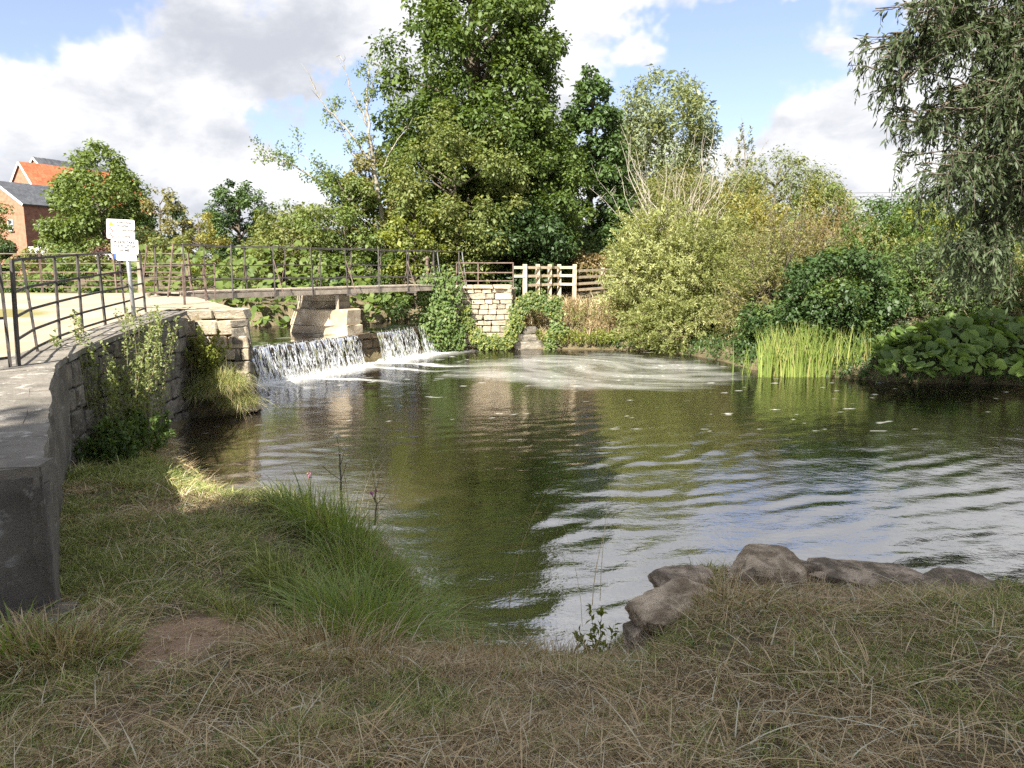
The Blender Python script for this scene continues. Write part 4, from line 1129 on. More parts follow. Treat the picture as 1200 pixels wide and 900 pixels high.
clump_tree('hawthorn_tree', 'dark shaded thicket under the tall alder', gpos(600, 31.5), 1.9, 5.6, 2.4, ROUND, L_DARK, 16000, .14, 90, 'shrub', SBANK, crad=.24, trunk=.08)
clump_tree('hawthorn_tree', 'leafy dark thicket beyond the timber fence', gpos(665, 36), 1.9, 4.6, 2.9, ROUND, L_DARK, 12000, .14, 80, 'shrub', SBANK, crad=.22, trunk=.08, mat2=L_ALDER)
clump_tree('bramble', 'brown dying bramble behind the timber fence', gpos(680, 33.5), 1.9, 3.6, 1.4, ROUND, L_BROWN, 7000, .09, 50, 'shrub', SBANK, crad=.28, trunk=.04, mat2=L_OLIVE)
clump_tree('bramble', 'small bright green bush left end of the timber fence', gpos(632, 31.5), 1.9, 3.35, .75, ROUND, L_LIME, 3500, .09, 26, 'shrub', SBANK, crad=.34, trunk=.04)
# mass behind the right bank
clump_tree('willow_tree', 'olive willow thicket below the grey feathery tree', gpos(790, 42), 1.9, 8.2, 3.0, ROUND, L_OLIVE, 22000, .13, 120, group=TBACK, crad=.22, trunk=.14, squash=1.2, aspect=.4, mat2=L_OLBR)
clump_tree('willow_tree', 'rounded olive green willow with smooth outline against the cloud', gpos(905, 44), 1.9, 9.2, 4.1, [(0, .8), (.3, 1), (.6, .92), (.85, .6), (1, .2)], L_OLIVE, 36000, .14, 190, group=TBACK, crad=.2, trunk=.2, aspect=.45, mat2=L_GREY)
clump_tree('willow_tree', 'lower rounded willow sloping down toward the power line', gpos(955, 42), 1.9, 7.6, 2.6, ROUND, L_ASH, 18000, .13, 100, group=TBACK, crad=.22, trunk=.14, aspect=.45, mat2=L_YELL)
clump_tree('hawthorn_tree', 'dark green tree line seen under the willow branches', gpos(1050, 46), 1.9, 7.4, 3.4, ROUND, L_ALDER2, 17000, .16, 100, group=TBACK, crad=.22, trunk=.18)
clump_tree('hawthorn_tree', 'leafy mid green tree behind the hanging willow', gpos(1160, 38), 1.9, 6.2, 3.2, ROUND, L_MID, 17000, .14, 100, group=TBACK, crad=.22, trunk=.16, mat2=L_LIME)
clump_tree('hawthorn_tree', 'bright yellow green bush half way up the right bank', gpos(1078, 29), 1.6, 5.4, 1.5, ROUND, L_LIME, 12000, .10, 80, 'shrub', SBANK, crad=.26, trunk=.08, mat2=L_MID)
def bush(name, label, px, d, rx, ry, z0, z1, mat, nspray, leaf, aspect, cat='shrub', group=SBANK, mat2=None, slen=.75, per=42, updir=.8, nstem=40, stem_r=.014, twigmat=None, whips=0, wl=1.2, lean=(0, 0), frac2=.3):
    """rounded mass of leafy sprays over a stool of stems; whips are bare shoots standing out of it"""
    base = gpos(px, d); root = empty(name, base, label, cat, group); H = z1-z0
    dv = rvec(nspray); k = rng.random(nspray)**.4; lump = .80+.45*fbm(np.arctan2(dv[:, 1], dv[:, 0])*2.2+px, dv[:, 2]*2.5+d, 3, 1.0)
    zz = np.abs(dv[:, 2])**.8*np.sign(dv[:, 2])
    O = np.stack([base[0]+dv[:, 0]*rx*k*lump, base[1]+dv[:, 1]*ry*k*lump, z0+H*.45+zz*k*lump*np.where(zz > 0, H*.50, H*.42)], 1)
    O[:, 0] += lean[0]*(O[:, 2]-z0); O[:, 1] += lean[1]*(O[:, 2]-z0)
    D = dv*np.array([1, 1, .6])+np.array([0, 0, updir])+rvec(nspray)*.35; D /= np.linalg.norm(D, axis=1)[:, None]
    per = int(per*.88); leaf = leaf*1.05
    L = slen*rng.uniform(.5, 1.3, nspray); idx = np.repeat(np.arange(nspray), per); n = len(idx); t = rng.random(n)
    P = O[idx]+D[idx]*(L[idx]*(t-.3))[:, None]; P[:, 2] -= .28*L[idx]*t**2; P += rvec(n)*(.16*slen*(1.1-t)*rng.random(n))[:, None]
    tone = np.clip(.5*rng.random(n)+.5*rng.random(nspray)[idx], 0, 1); sz = leaf*rng.uniform(.6, 1.3, n); T = D[idx]*.9+rvec(n)*.6; N_ = rvec(n)*.7+dv[idx]*.4+np.array([0, 0, .4])
    two = fbm(O[:, 0]*.9+31, O[:, 2]*.9+O[:, 1], 2, 1.0)+rng.normal(0, .08, nspray); q = (two > np.quantile(two, frac2))[idx] if mat2 else np.ones(n, bool)
    grow_leaves('foliage', root, P[q], N_[q], T[q], sz[q], sz[q]*aspect, mat, rnd=tone[q])
    if mat2: grow_leaves('foliage', root, P[~q], N_[~q], T[~q], sz[~q], sz[~q]*aspect, mat2, rnd=tone[~q])
    mb = MB()
    for i in rng.permutation(nspray)[:nstem]:
        b = base+np.array([rng.normal(0, rx*.15), rng.normal(0, ry*.15), -.15]); mb.tube(curve3(b, O[i]+D[i]*L[i]*.4, .12*H, 6), stem_r*np.linspace(1.6, .4, 6), 4)
    top = np.argsort(-O[:, 2]+rng.normal(0, .3*H, nspray))[:whips]
    for i in top:
        e = O[i]+(D[i]+np.array([rng.normal(0, .25), 0, .5]))*wl*rng.uniform(.5, 1.2); mb.tube(curve3(O[i]-D[i]*.8, e, -.04, 6), stem_r*np.linspace(1, .25, 6), 3)
        for _ in range(4):
            f = rng.uniform(.3, .9); s_ = O[i]*(1-f)+e*f; mb.tube([s_, s_+np.array([rng.normal(0, .2), rng.normal(0, .1), .25])*wl*.5], [stem_r*.4, stem_r*.15], 3)
    mb.build('stems', twigmat or TWIG, root)
    return root
bush('spindly_tree', 'thin conical tree with bare tips against the cloud', 866, 46, 1.1, 1.0, 3.0, 11.2, L_OLIVE, 130, .17, .45, 'tree', TBACK, slen=.9, per=22, updir=1.0, nstem=34, stem_r=.02, whips=10, wl=1.4)
bush('willow_tree', 'olive brown willow thicket under the thin conical tree', 840, 39, 2.7, 1.4, 2.5, 7.4, L_OLIVE, 620, .16, .36, 'tree', TBACK, L_OLBR, slen=1.1, per=30, whips=18, wl=1.6)
bush('sallow_shrub', 'golden yellow sallow bush in the middle of the far scrub', 868, 33, 1.9, 1.2, 1.9, 6.3, L_YELL, 560, .14, .36, mat2=L_SALLOW, slen=1.0, per=34)
bush('sallow_shrub', 'bushy lime green sallow spilling to the water beside the stone bank', 768, 27.6, 1.75, 1.2, .05, 5.2, L_SALLOW, 1150, .125, .30, mat2=L_OLIVE, slen=1.0, per=42, frac2=.25, whips=12, wl=1.0)
bush('sallow_shrub', 'light green sallow with arching stems left of the reeds', 838, 26.4, 1.7, 1.2, .05, 4.9, L_SALLOW, 1000, .115, .30, mat2=L_OLIVE, slen=1.0, per=42, frac2=.5)
bush('sallow_shrub', 'low leafy sallow overhanging the far waterline', 812, 25.6, 2.3, .8, -.1, 2.0, L_OLIVE, 520, .11, .32, mat2=L_SALLOW, slen=.7, per=36, updir=.4)
bush('sallow_shrub', 'brownish twiggy sallow leaning over the water behind the reeds', 905, 24.0, 1.75, 1.2, 0, 4.4, L_OLBR, 900, .10, .28, mat2=L_OLIVE, slen=1.1, per=36, nstem=110, stem_r=.017, lean=(.1, -.05), whips=26, wl=1.1, twigmat=BARK)
bush('dead_shrub', 'bare pale stems standing above the lime green sallow', 785, 31.5, 2.0, .9, 2.0, 5.6, L_OLBR, 240, .09, .3, slen=1.2, per=14, nstem=60, stem_r=.022, twigmat=BARKPALE, whips=46, wl=2.2)
bush('sallow_shrub', 'reddish brown hazy bush above the dark shrub', 972, 31, 1.75, 1.0, 1.8, 5.2, L_BROWN, 520, .10, .28, mat2=L_OLBR, slen=.9, per=34, whips=30, wl=.7)
bush('sallow_shrub', 'soft green tall bush right of the reddish brown bush', 1032, 27, 1.9, 1.1, .8, 4.6, L_MID, 640, .12, .4, mat2=L_OLIVE, slen=.9, per=36)
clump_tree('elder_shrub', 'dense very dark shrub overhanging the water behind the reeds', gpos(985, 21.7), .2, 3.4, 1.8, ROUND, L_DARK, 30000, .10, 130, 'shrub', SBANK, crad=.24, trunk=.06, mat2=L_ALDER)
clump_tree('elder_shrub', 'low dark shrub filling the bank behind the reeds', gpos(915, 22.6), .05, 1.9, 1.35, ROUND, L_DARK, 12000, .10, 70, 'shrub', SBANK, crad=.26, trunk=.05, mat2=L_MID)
bush('sallow_shrub', 'shaded green willow scrub behind the large leaved plants', 1105, 22.3, 2.3, 1.0, .5, 3.6, L_MID, 800, .12, .3, mat2=L_WILLOW, slen=.9, per=38)
bush('sallow_shrub', 'olive scrub at the frame edge behind the large leaved plants', 1200, 22.6, 1.7, 1.0, .5, 3.7, L_OLBR, 480, .12, .3, mat2=L_MID, slen=.9, per=38)

# tree with bare dead branches above the hawthorn
def dead_tree():
    base = gpos(452, 30.5); root = empty('half_dead_tree', base, 'half dead tree with bare grey branches left of the tall alder', 'tree', TBACK)
    D = 30.5; A = lambda px, py, dd=0: at(px, py, D+dd)
    mb = MB(); P = []
    def br(pts, r0, r1, leaves=0):
        p = resample(np.array(pts), .25); p[1:-1] += rng.normal(0, .03, p[1:-1].shape)
        mb.tube(p, np.linspace(r0, r1, len(p)), 5)
        for k in range(int(len(p)*.8)):                       # twigs
            i = rng.integers(len(p)//4, len(p)); d = rvec(1)[0]*.6+np.array([-.15, 0, .35]); L = rng.uniform(.3, .9)
            q = np.array([p[i], p[i]+d*L*.5+rng.normal(0, .04, 3), p[i]+d*L+rng.normal(0, .05, 3)]); mb.tube(q, [.012, .009, .004], 3)
            if rng.random() < leaves: P.append(q[2]); P.append(q[1])
    br([base, A(448, 260), A(436, 180), A(430, 130), A(432, 70, .5)], .16, .02, .25)
    br([A(436, 190), A(405, 150), A(375, 118), A(363, 92)], .06, .012, .1)
    br([A(432, 150), A(412, 105), A(398, 65)], .045, .01, .1)
    br([A(431, 120), A(440, 90), A(447, 72)], .035, .01, .8)
    br([A(445, 225), A(410, 235, -.5), A(380, 215, -.5), A(345, 195, -.8), A(312, 182, -.8)], .07, .015, .75)
    br([A(400, 228, -.4), A(372, 195, -.5), A(350, 180, -.4)], .04, .01, .8)
    br([A(440, 240), A(395, 262, -.6), A(352, 240, -.8)], .05, .012, .5)
    br([A(447, 200), A(462, 170), A(478, 150)], .04, .01, .4)
    br([A(440, 205), A(412, 180, .4), A(392, 130, .5)], .05, .01, .5)
    mb.build('trunk', BARKPALE, root, True)
    P = np.array(P); idx = np.repeat(np.arange(len(P)), 34); n = len(idx); q = P[idx]+rvec(n)*(.30*rng.random(n)**.5)[:, None]
    grow_leaves('crown', root, q, rvec(n)+np.array([0, 0, .5]), rvec(n), .11*rng.uniform(.7, 1.3, n), .07, L_ASH)
dead_tree()

# hedges and leafy bank beyond the path
def hedge(name, label, a, b, z0, z1, th, mat, n, leaf, mat2=None, cat='hedge'):
    a = np.array(a, float); b = np.array(b, float); L = np.linalg.norm(b-a); u = (b-a)/L; nn = np.array([-u[1], u[0]])
    root = empty(name, (*a, z0), label, cat)
    m = int(L*3.2); s = rng.random(m)*L; h = z0+(z1-z0)*rng.random(m)**.8*(.7+.5*fbm(s, s*0, 3, .6)); w = rng.uniform(-th, th, m); r = rng.uniform(.25, .6, m)
    C = np.stack([a[0]+u[0]*s+nn[0]*w, a[1]+u[1]*s+nn[1]*w, h], 1); idx = rng.integers(0, m, n); d = rvec(n)
    P = C[idx]+d*(r[idx]*rng.random(n)**.5)[:, None]*np.array([1, 1, .8]); sz = leaf*rng.uniform(.6, 1.3, n); tone = .5*rng.random(n)+.5*rng.random(m)[idx]
    q = rng.random(m)[idx] < (.65 if mat2 else 2)
    for sel, mt in ((q, mat), (~q, mat2)):
        if mt and sel.any(): grow_leaves('foliage', root, P[sel], d[sel]*.5+rvec(sel.sum())*.6+np.array([0, 0, .5]), d[sel]+rvec(sel.sum()), sz[sel], sz[sel]*.65, mt, rnd=tone[sel])
    mb = MB()
    for i in range(0, m, 3): mb.tube(curve3((C[i, 0], C[i, 1], z0-.5), C[i], 0, 4), [.03, .025, .02, .01], 4)
    mb.build('stems', TWIG, root)
hedge('garden_hedge', 'mixed brown and green hedge in front of the brick houses', (-40, 43), (-12, 44), 1.8, 3.9, .8, L_OLIVE, 16000, .12, L_BROWN)
hedge('garden_hedge', 'dark clipped bush beside the brick house at the frame edge', at(-20, 300, 44)[:2], at(26, 300, 44)[:2], 2, 4.6, .8, L_DARK, 9000, .12, L_MID)
hedge('wild_hedge', 'yellowing hedge behind the large leaved plants by the footbridge', (-20, 31), (-8.2, 31.5), 1.8, 4.0, .8, L_OLIVE, 16000, .12, L_MID)
hedge('wild_hedge', 'bushy undergrowth behind the far footbridge rail', (-6.5, 29.4), (-3.4, 29.6), 1.2, 3.6, .6, L_MID, 9000, .09, L_ALDER)
hedge('distant_treeline', 'low dark tree line on the horizon', (-120, 150), (150, 160), 1.5, 9, 4, L_ALDER2, 24000, .6, L_MID, 'tree line')
o = clump_tree('berberis_bush', 'purple leaved bush in the garden by the houses', gpos(118, 41), 2.1, 3.9, .8, ROUND, L_PURP, 3000, .1, 26, 'shrub', None, crad=.34, trunk=.04)
clump_tree('rowan_tree', 'sparse tree cut off by the frame edge beside the brick house', gpos(-14, 46), 2.4, 8.2, 1.7, ROUND, L_ASH, 9000, .13, 60, 'tree', TBACK, crad=.26, trunk=.12)

# ------------------------------------------------------------------ large leaved plants
def big_leaf(name, mat, seed, notch=.35):
    """kidney shaped leaf blade, slightly cupped with a wavy margin, 24 triangles or so, plus a stalk"""
    r = np.random.default_rng(seed); n = 14; V = [(0, 0, -.06)]
    for k in range(n+1):
        a = -math.pi/2+notch*.5+(2*math.pi-notch)*k/n
        rr = .5*(1+.10*math.sin(3*a+seed)+r.normal(0, .04))
        if k in (0, n): rr *= .78
        V.append((rr*math.cos(a), rr*math.sin(a)+.06, .05*math.sin(2.7*a+seed)+r.normal(0, .02)+.02))
    inn = len(V)
    F = [[0, k, k+1] for k in range(1, n+1)]
    V += [(-.012, -.01, -.05), (.012, -.01, -.05), (0, .012, -.05), (-.016, .05, -1.1), (.016, .05, -1.1), (0, .08, -1.1)]
    F += [[inn, inn+1, inn+4, inn+3], [inn+1, inn+2, inn+5, inn+4], [inn+2, inn, inn+3, inn+5]]
    me = bpy.data.meshes.new(name); me.from_pydata(V, [], F); me.update(); me.materials.append(mat)
    a_ = me.attributes.new('rnd', 'FLOAT', 'POINT'); a_.data.foreach_set('value', np.full(len(V), r.random(), np.float32)+0)
    for p in me.polygons: p.use_smooth = True
    return me
def leaf_patch(label, group, root_loc, pts, sizes, mat, face=(0, -.45)):
    root = empty('butterbur', root_loc, label, 'plant', group); ms = [big_leaf('leaf', mat, k) for k in range(8)]
    for p, s in zip(pts, sizes):
        o = bpy.data.objects.new('leaf', random.choice(ms)); link(o, root)
        o.location = tuple(np.array(p)-np.array(root_loc)); o.scale = (s, s, s)
        o.rotation_euler = (random.gauss(.5, .4), random.gauss(0, .4), random.gauss(0, 1.2))
# right bank patch
pts = []; sz = []
for k in range(290):
    px = rng.uniform(1030, 1225); d = rng.uniform(17.8, 20.6)
    x = at(px, 400, d)[0]; y = d; s = float(sdpoly(np.array([x]), np.array([y]), POOL)[0])
    top = np.interp(px, [1036, 1080, 1150, 1225], [.75, 1.25, 1.45, 1.3])
    ft = np.clip((d-17.8)/2.2, 0, 1); z = .22+(top-.15)*(ft**.6)*rng.uniform(.8, 1.05)
    if s > .9: z = min(z, .35)
    pts.append((x, y, z+.1)); sz.append(rng.uniform(.20, .44))
leaf_patch('mound of large round butterbur leaves at the water edge under the willow', None, (11, 19, .3), pts, sz, L_BUTTER)
# upstream bank, seen through and under the bridge
def upstream(label, px0, px1, n, d0, d1, za, zb_, loc):
    pts = []; sz = []
    for k in range(n):
        px = rng.uniform(px0, px1); d = rng.uniform(d0, d1); x = at(px, 350, d)[0]; d += .30*(x+9)*(x > -9)
        pts.append((x, d, za+np.clip((d-d0-.30*(x+9)*(x > -9))/(d1-d0), 0, 1)*(zb_-za)+rng.normal(0, .16))); sz.append(rng.uniform(.17, .33))
    leaf_patch(label, None, loc, pts, sz, L_BUTTERL)
upstream('bank of large bright butterbur leaves upstream above the footbridge deck', 150, 430, 290, 25.2, 28.0, 1.9, 3.1, (-9, 26, 1))
upstream('large leaves reaching down to the upper water under the footbridge', 195, 470, 290, 23.9, 25.4, 1.0, 2.2, (-9, 24.5, 1))
upstream('upper edge of the bright leaf bank behind the footbridge handrail', 160, 420, 260, 26.8, 29.2, 2.5, 3.6, (-9, 27.5, 1))
upstream('bank of large bright leaves behind the path fence left of the sign', -40, 165, 290, 24.2, 28.0, 1.6, 2.95, (-16, 26, 1))
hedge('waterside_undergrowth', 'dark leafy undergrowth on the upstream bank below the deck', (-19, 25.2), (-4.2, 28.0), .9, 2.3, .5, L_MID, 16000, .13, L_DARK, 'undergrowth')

# ------------------------------------------------------------------ blades: reeds, grass
def blades(P, H, lean, width, tip=0.0, seg=3, bend=1.0, droop=0.0):
    """curved tapering strips. P (n,3), H (n,), lean (n,2) horizontal throw of the tip as a share of H"""
    n = len(P); t = np.linspace(0, 1, seg+1)
    az = np.arctan2(lean[:, 1], lean[:, 0])+rng.normal(0, .9, n); sd = np.stack([-np.sin(az), np.cos(az), np.zeros(n)], 1)
    rows = []
    for k, tt in enumerate(t):
        c = P.copy(); c[:, :2] += lean*H[:, None]*(tt**1.8)*bend
        c[:, 2] += H*(tt-droop*tt**2.6*np.clip(np.hypot(lean[:, 0], lean[:, 1]), 0, 1.3))
        w = (width*(1-tt**1.6)*.5+.0002)[:, None]
        rows += [c-sd*w, c+sd*w]
    V = np.stack(rows, 1).reshape(-1, 3); k = 2*(seg+1)
    b = (np.arange(n)*k)[:, None]
    F = np.concatenate([b+np.array([2*i, 2*i+1, 2*i+3, 2*i+2])[None] for i in range(seg)], 0)
    return V, F, k
def blade_obj(name, parent, mat, P, H, lean, width, rnd=None, **k):
    V, F, c = blades(P, H, lean, np.broadcast_to(width, len(P)), **k)
    return mesh(name, V, F, mat, parent, attrs={'rnd': np.repeat(rng.random(len(P)) if rnd is None else rnd, c)})
# reeds
n = 900; px = rng.uniform(888, 1030, n); d = rng.uniform(19.6, 20.9, n)
px = np.where(rng.random(n) < .3, rng.normal(940, 22, n), px)
P = np.array([at(a, 430, b) for a, b in zip(px, d)]); P[:, 2] = -.05
env = np.interp(px, [885, 900, 950, 1000, 1018, 1034], [.75, 1, 1.05, .95, 1.0, .6])
rb = empty('reed_bed', (8.2, 20.2, 0), 'clump of bright green upright reeds standing in the water', 'reeds')
blade_obj('blades', rb, L_REED, P, 1.45*env*rng.uniform(.6, 1.12, n), rng.normal(0, .16, (n, 2)), rng.uniform(.022, .045, n), droop=.25)

# foreground turf
def land(x, y):
    return (sdpoly(x, y, POOL) < -.03) & (sdpoly(x, y, PLAT) < -.02)
def scatter(n, x0, x1, y0, y1, dens=None):
    x = rng.uniform(x0, x1, n); y = rng.uniform(y0, y1, n)
    k = land(x, y) & (np.abs(x) < .80*y+.6)
    if dens is not None: k &= rng.random(n) < dens(x, y)
    x, y = x[k], y[k]
    return np.stack([x, y, terrain_z(x, y)], 1)
nodirt = lambda x, y: (1-.93*np.clip(dirt_at(x, y)*1.6, 0, 1))*(.25+.75*sstep(fbm(x+11, y+4, 3, 3.2), .30, .48))
def green_at(x, y):
    g_ = fbm(x+3, y+8, 4, 1.1)
    leftness = sstep(x, .2, -1.4)*sstep(y, 3.2, 4.6)
    return np.clip((g_-.5)*2.2+.20+.26*leftness, 0.06, .93)
def scatter_on_points(name, src, P, rot, sc):
    me = bpy.data.meshes.new(name); me.vertices.add(len(P)); me.vertices.foreach_set('co', P.astype(np.float32).ravel())
    a = me.attributes.new('turn', 'FLOAT_VECTOR', 'POINT'); a.data.foreach_set('vector', rot.astype(np.float32).ravel())
    a = me.attributes.new('size', 'FLOAT', 'POINT'); a.data.foreach_set('value', sc.astype(np.float32))
    o = bpy.data.objects.new(name, me); link(o)
    ng = bpy.data.node_groups.new('scatter', 'GeometryNodeTree'); ng.interface.new_socket('Geometry', in_out='INPUT', socket_type='NodeSocketGeometry'); ng.interface.new_socket('Geometry', in_out='OUTPUT', socket_type='NodeSocketGeometry')
    gi = ng.nodes.new('NodeGroupInput'); go = ng.nodes.new('NodeGroupOutput'); ip = ng.nodes.new('GeometryNodeInstanceOnPoints'); oi = ng.nodes.new('GeometryNodeObjectInfo'); oi.inputs[0].default_value = src
    na = ng.nodes.new('GeometryNodeInputNamedAttribute'); na.data_type = 'FLOAT_VECTOR'; na.inputs[0].default_value = 'turn'
    nb = ng.nodes.new('GeometryNodeInputNamedAttribute'); nb.data_type = 'FLOAT'; nb.inputs[0].default_value = 'size'
    L = ng.links.new; L(gi.outputs[0], ip.inputs['Points']); L(oi.outputs['Geometry'], ip.inputs['Instance']); L(na.outputs[0], ip.inputs['Rotation']); L(nb.outputs[0], ip.inputs['Scale']); L(ip.outputs[0], go.inputs[0])
    md = o.modifiers.new('scatter', 'NODES'); md.node_group = ng
    return o
def lawn():
    P = np.concatenate([scatter(26000, -3.8, 3.8, 1.6, 3.8, nodirt), scatter(24000, -5.0, 5.4, 3.8, 6.2, nodirt), scatter(12000, -5.9, .5, 5.8, 11.8, nodirt)])
    gsel = rng.random(len(P)) < green_at(P[:, 0], P[:, 1])
    for sel, mt, nm, lab in ((gsel, L_GRASS, 'grass', 'short green grass on the near bank'), (~gsel, L_STRAW, 'dry_grass', 'bleached dry grass lying on the near bank')):
        pts = P[sel]; kind = rng.integers(0, 4, len(pts))
        for k in range(4):
            p = pts[kind == k]; n = 22; a_ = rng.uniform(0, 2*math.pi, n); r_ = .055*np.sqrt(rng.random(n)); q = np.stack([np.cos(a_)*r_, np.sin(a_)*r_, np.zeros(n)-.004], 1)
            if nm == 'grass': H, le, w = rng.uniform(.025, .085, n), rng.normal(0, .85, (n, 2)), rng.uniform(.003, .006, n)
            else: H, le, w = rng.uniform(.008, .045, n), rng.normal(0, 2.3, (n, 2)), rng.uniform(.003, .0062, n)
            V, Fq, c = blades(q, H, le, w, seg=3, droop=.45)
            src = mesh(nm, V, Fq, mt, None, attrs={'rnd': np.repeat(rng.random(n), c)}, loc=tuple(p[0])); tag(src, lab, None, None, 'stuff')
            far = np.clip(p[:, 1]/5, .8, 1.7); sc = far*(.45+1.1*fbm(p[:, 0]+7*k, p[:, 1], 3, 3.0))*rng.uniform(.7, 1.25, len(p))
            rot = np.stack([rng.normal(0, .2, len(p)), rng.normal(0, .2, len(p)), rng.uniform(0, 6.28, len(p))], 1)
            o = scatter_on_points(nm, src, p[1:], rot[1:], sc[1:]); tag(o, lab, None, None, 'stuff')
    # long bleached stalks, fallen and standing
    p = scatter(26000, -5, 5.2, 1.8, 6.2, lambda x, y: np.clip((fbm(x, y, 3, 1.4)-.32)*3, .1, 1)*(1-.6*dirt_at(x, y))); n = len(p)
    o = blade_obj('hay', None, L_STRAW, p+np.array([0, 0, .01]), rng.uniform(.02, .11, n), rng.normal(0, 2.2, (n, 2)), rng.uniform(.003, .0065, n), rnd=.55+.45*rng.random(n), seg=4, droop=.45); tag(o, 'long bleached grass stalks tangled over the turf', None, None, 'stuff')
    # clover, plantain and fallen leaves low in the turf
    p = scatter(9000, -5, 5.2, 1.8, 9, lambda x, y: sstep(fbm(x+21, y+2, 3, 1.6), .42, .6)); n = len(p); p[:, 2] += rng.uniform(.005, .035, n); sz = rng.uniform(.012, .03, n)
    o = grow_leaves('clover', None, p, rvec(n)*.5+np.array([0, 0, 1.]), rvec(n), sz, sz*.8, L_MID); tag(o, 'clover and small weeds among the turf', None, None, 'stuff')
    p = scatter(1500, -5, 5.2, 1.8, 7); n = len(p); p[:, 2] += .02; sz = rng.uniform(.015, .04, n)
    o = grow_leaves('fallen_leaves', None, p, rvec(n)*.6+np.array([0, 0, 1.]), rvec(n), sz, sz*.6, L_BROWN); tag(o, 'scattered brown fallen leaves on the near bank', None, None, 'stuff')
lawn()
def tuft(name, label, px, py, z, n, H, rad, mat, thr=.75, w=.008, group='tall grass tufts on the near bank', ht=None, droop=.55, base=None):
    c = on(px, py, z) if base is None else np.array(base); a = rng.uniform(0, 2*math.pi, n); r = np.sqrt(rng.random(n))*rad
    P = np.stack([c[0]+np.cos(a)*r, c[1]+np.sin(a)*r, np.zeros(n)], 1); P[:, 2] = terrain_z(P[:, 0], P[:, 1])-.02 if base is None else c[2]+.3*(1-(r/rad)**2)*rng.random(n)-.15*rng.random(n)
    P[:, 2] = np.maximum(P[:, 2], -.05)
    le = np.stack([np.cos(a), np.sin(a)], 1)*(r/rad*thr)[:, None]+rng.normal(0, .22, (n, 2))
    root = empty(name, (c[0], c[1], float(P[:, 2].min())), label, 'grass tuft', group)
    hh = H*rng.uniform(.35, 1.12, n)*np.where(rng.random(n) < .25, .6, 1); ww = np.exp(rng.normal(0, .35, n))*w; dead = rng.random(n) < .16; le[dead] *= 1.5
    az = rng.normal(0, .5, n); le = np.stack([le[:, 0]*np.cos(az)-le[:, 1]*np.sin(az), le[:, 0]*np.sin(az)+le[:, 1]*np.cos(az)], 1)
    blade_obj('blades', root, mat, P[~dead], hh[~dead], le[~dead], ww[~dead], seg=5, droop=droop)
    if mat is not L_STRAW: blade_obj('dead_blades', root, L_STRAW, P[dead], hh[dead]*.9, le[dead], ww[dead]*.8, seg=4, droop=droop*1.2)
    return root
tuft('grass_tuft', 'largest lush green arching tussock nearest the water', 430, 735, .55, 2200, .62, .40, L_TUSS, .95)
tuft('grass_tuft', 'green tussock on the spit behind the largest one', 390, 645, .35, 1500, .66, .36, L_TUSS, .8)
tuft('grass_tuft', 'leafy green tussock at the left of the flowering stems', 345, 632, .35, 700, .42, .26, L_GRASS, .8)
tuft('grass_tuft', 'sprawling green tussock hanging over the water edge', 470, 690, .3, 1000, .5, .30, L_TUSS, 1.0)
tuft('grass_tuft', 'middle green tussock between the two large ones', 425, 680, .35, 1300, .55, .34, L_TUSS, .9, .007)
tuft('grass_tuft', 'short dark green tussock on the bank side of the large ones', 345, 690, .6, 1100, .40, .32, L_GRASS, .9, .006)
tuft('grass_tuft', 'dry straw coloured tussock in front of the green ones', 395, 775, .85, 800, .34, .40, L_STRAW, 1.0, .005)
tuft('grass_tuft', 'pale straw tussock against the foot of the dark wall end', 60, 775, 1.0, 700, .30, .22, L_STRAW, .8, .006)
tuft('grass_tuft', 'broad bladed green tussock at the frame edge by the wall end', 14, 770, 1.0, 260, .32, .20, L_TUSS, .9, .014)
tuft('grass_tuft', 'green tuft between the bare soil and the wall', 108, 770, 1.0, 500, .24, .2, L_GRASS, .9, .006)
tuft('grass_tuft', 'dry grass tuft overhanging the middle of the bank', 560, 790, .6, 700, .30, .38, L_STRAW, .9, .004)
tuft('grass_tuft', 'dry grass tuft on the bank edge left of the rocks', 660, 775, .6, 600, .26, .34, L_STRAW, .9, .004)
tuft('grass_tuft', 'straw tuft growing between the rocks', 850, 720, 1.05, 600, .20, .28, L_STRAW, 1.0, .004)
tuft('grass_tuft', 'bright green tuft at the bottom of the picture', 340, 880, 1.2, 600, .13, .22, L_GRASS, .8, .004)
tuft('grass_tuft', 'olive tuft edging the bare soil patch', 290, 720, .85, 600, .22, .24, L_GRASS, .9, .005)

# weeds, ivy and flowers
shoots('wall_weeds', 'tall pale leafy weeds growing against the dark wall', (-5.50, 10.5, .4), 52, 1.85, .22, L_WEED, 105, .05, .62, 'weeds', None, arch=.2, foot=(.16, .85), stem_r=.006, twigmat=TWIG, lean=(.02, .0), side=.09, zb=.35)
shoots('wall_weeds', 'low dark green nettles at the foot of the wall weeds', (-5.2, 9.9, .3), 60, .6, .4, L_MID, 70, .07, .6, 'weeds', None, arch=.3, foot=(.25, .8), stem_r=.005, zb=.30, side=.15)
shoots('wall_weeds', 'weeds sprouting above the coping beside the sign pole', (-6.15, 12.3, 1.6), 22, .95, .3, L_WEED, 60, .04, .6, 'weeds', None, arch=.15, foot=(.12, .6), stem_r=.005, zb=1.3, side=.08)
tuft('grass_tuft', 'yellow green grass spilling over the abutment footing', 0, 0, 0, 1900, .46, .40, L_SALLOW, 1.0, .007, base=(-5.6, 14.42, .62), droop=1.0)
tuft('grass_tuft', 'pale green grass hanging from the middle of the abutment foot', 0, 0, 0, 1500, .42, .36, L_WEED, 1.0, .007, base=(-5.95, 14.3, .50), droop=1.0)
tuft('grass_tuft', 'small grass fringe at the water line of the abutment', 0, 0, 0, 1300, .36, .36, L_SALLOW, 1.0, .007, base=(-5.38, 14.5, .28), droop=1.1)
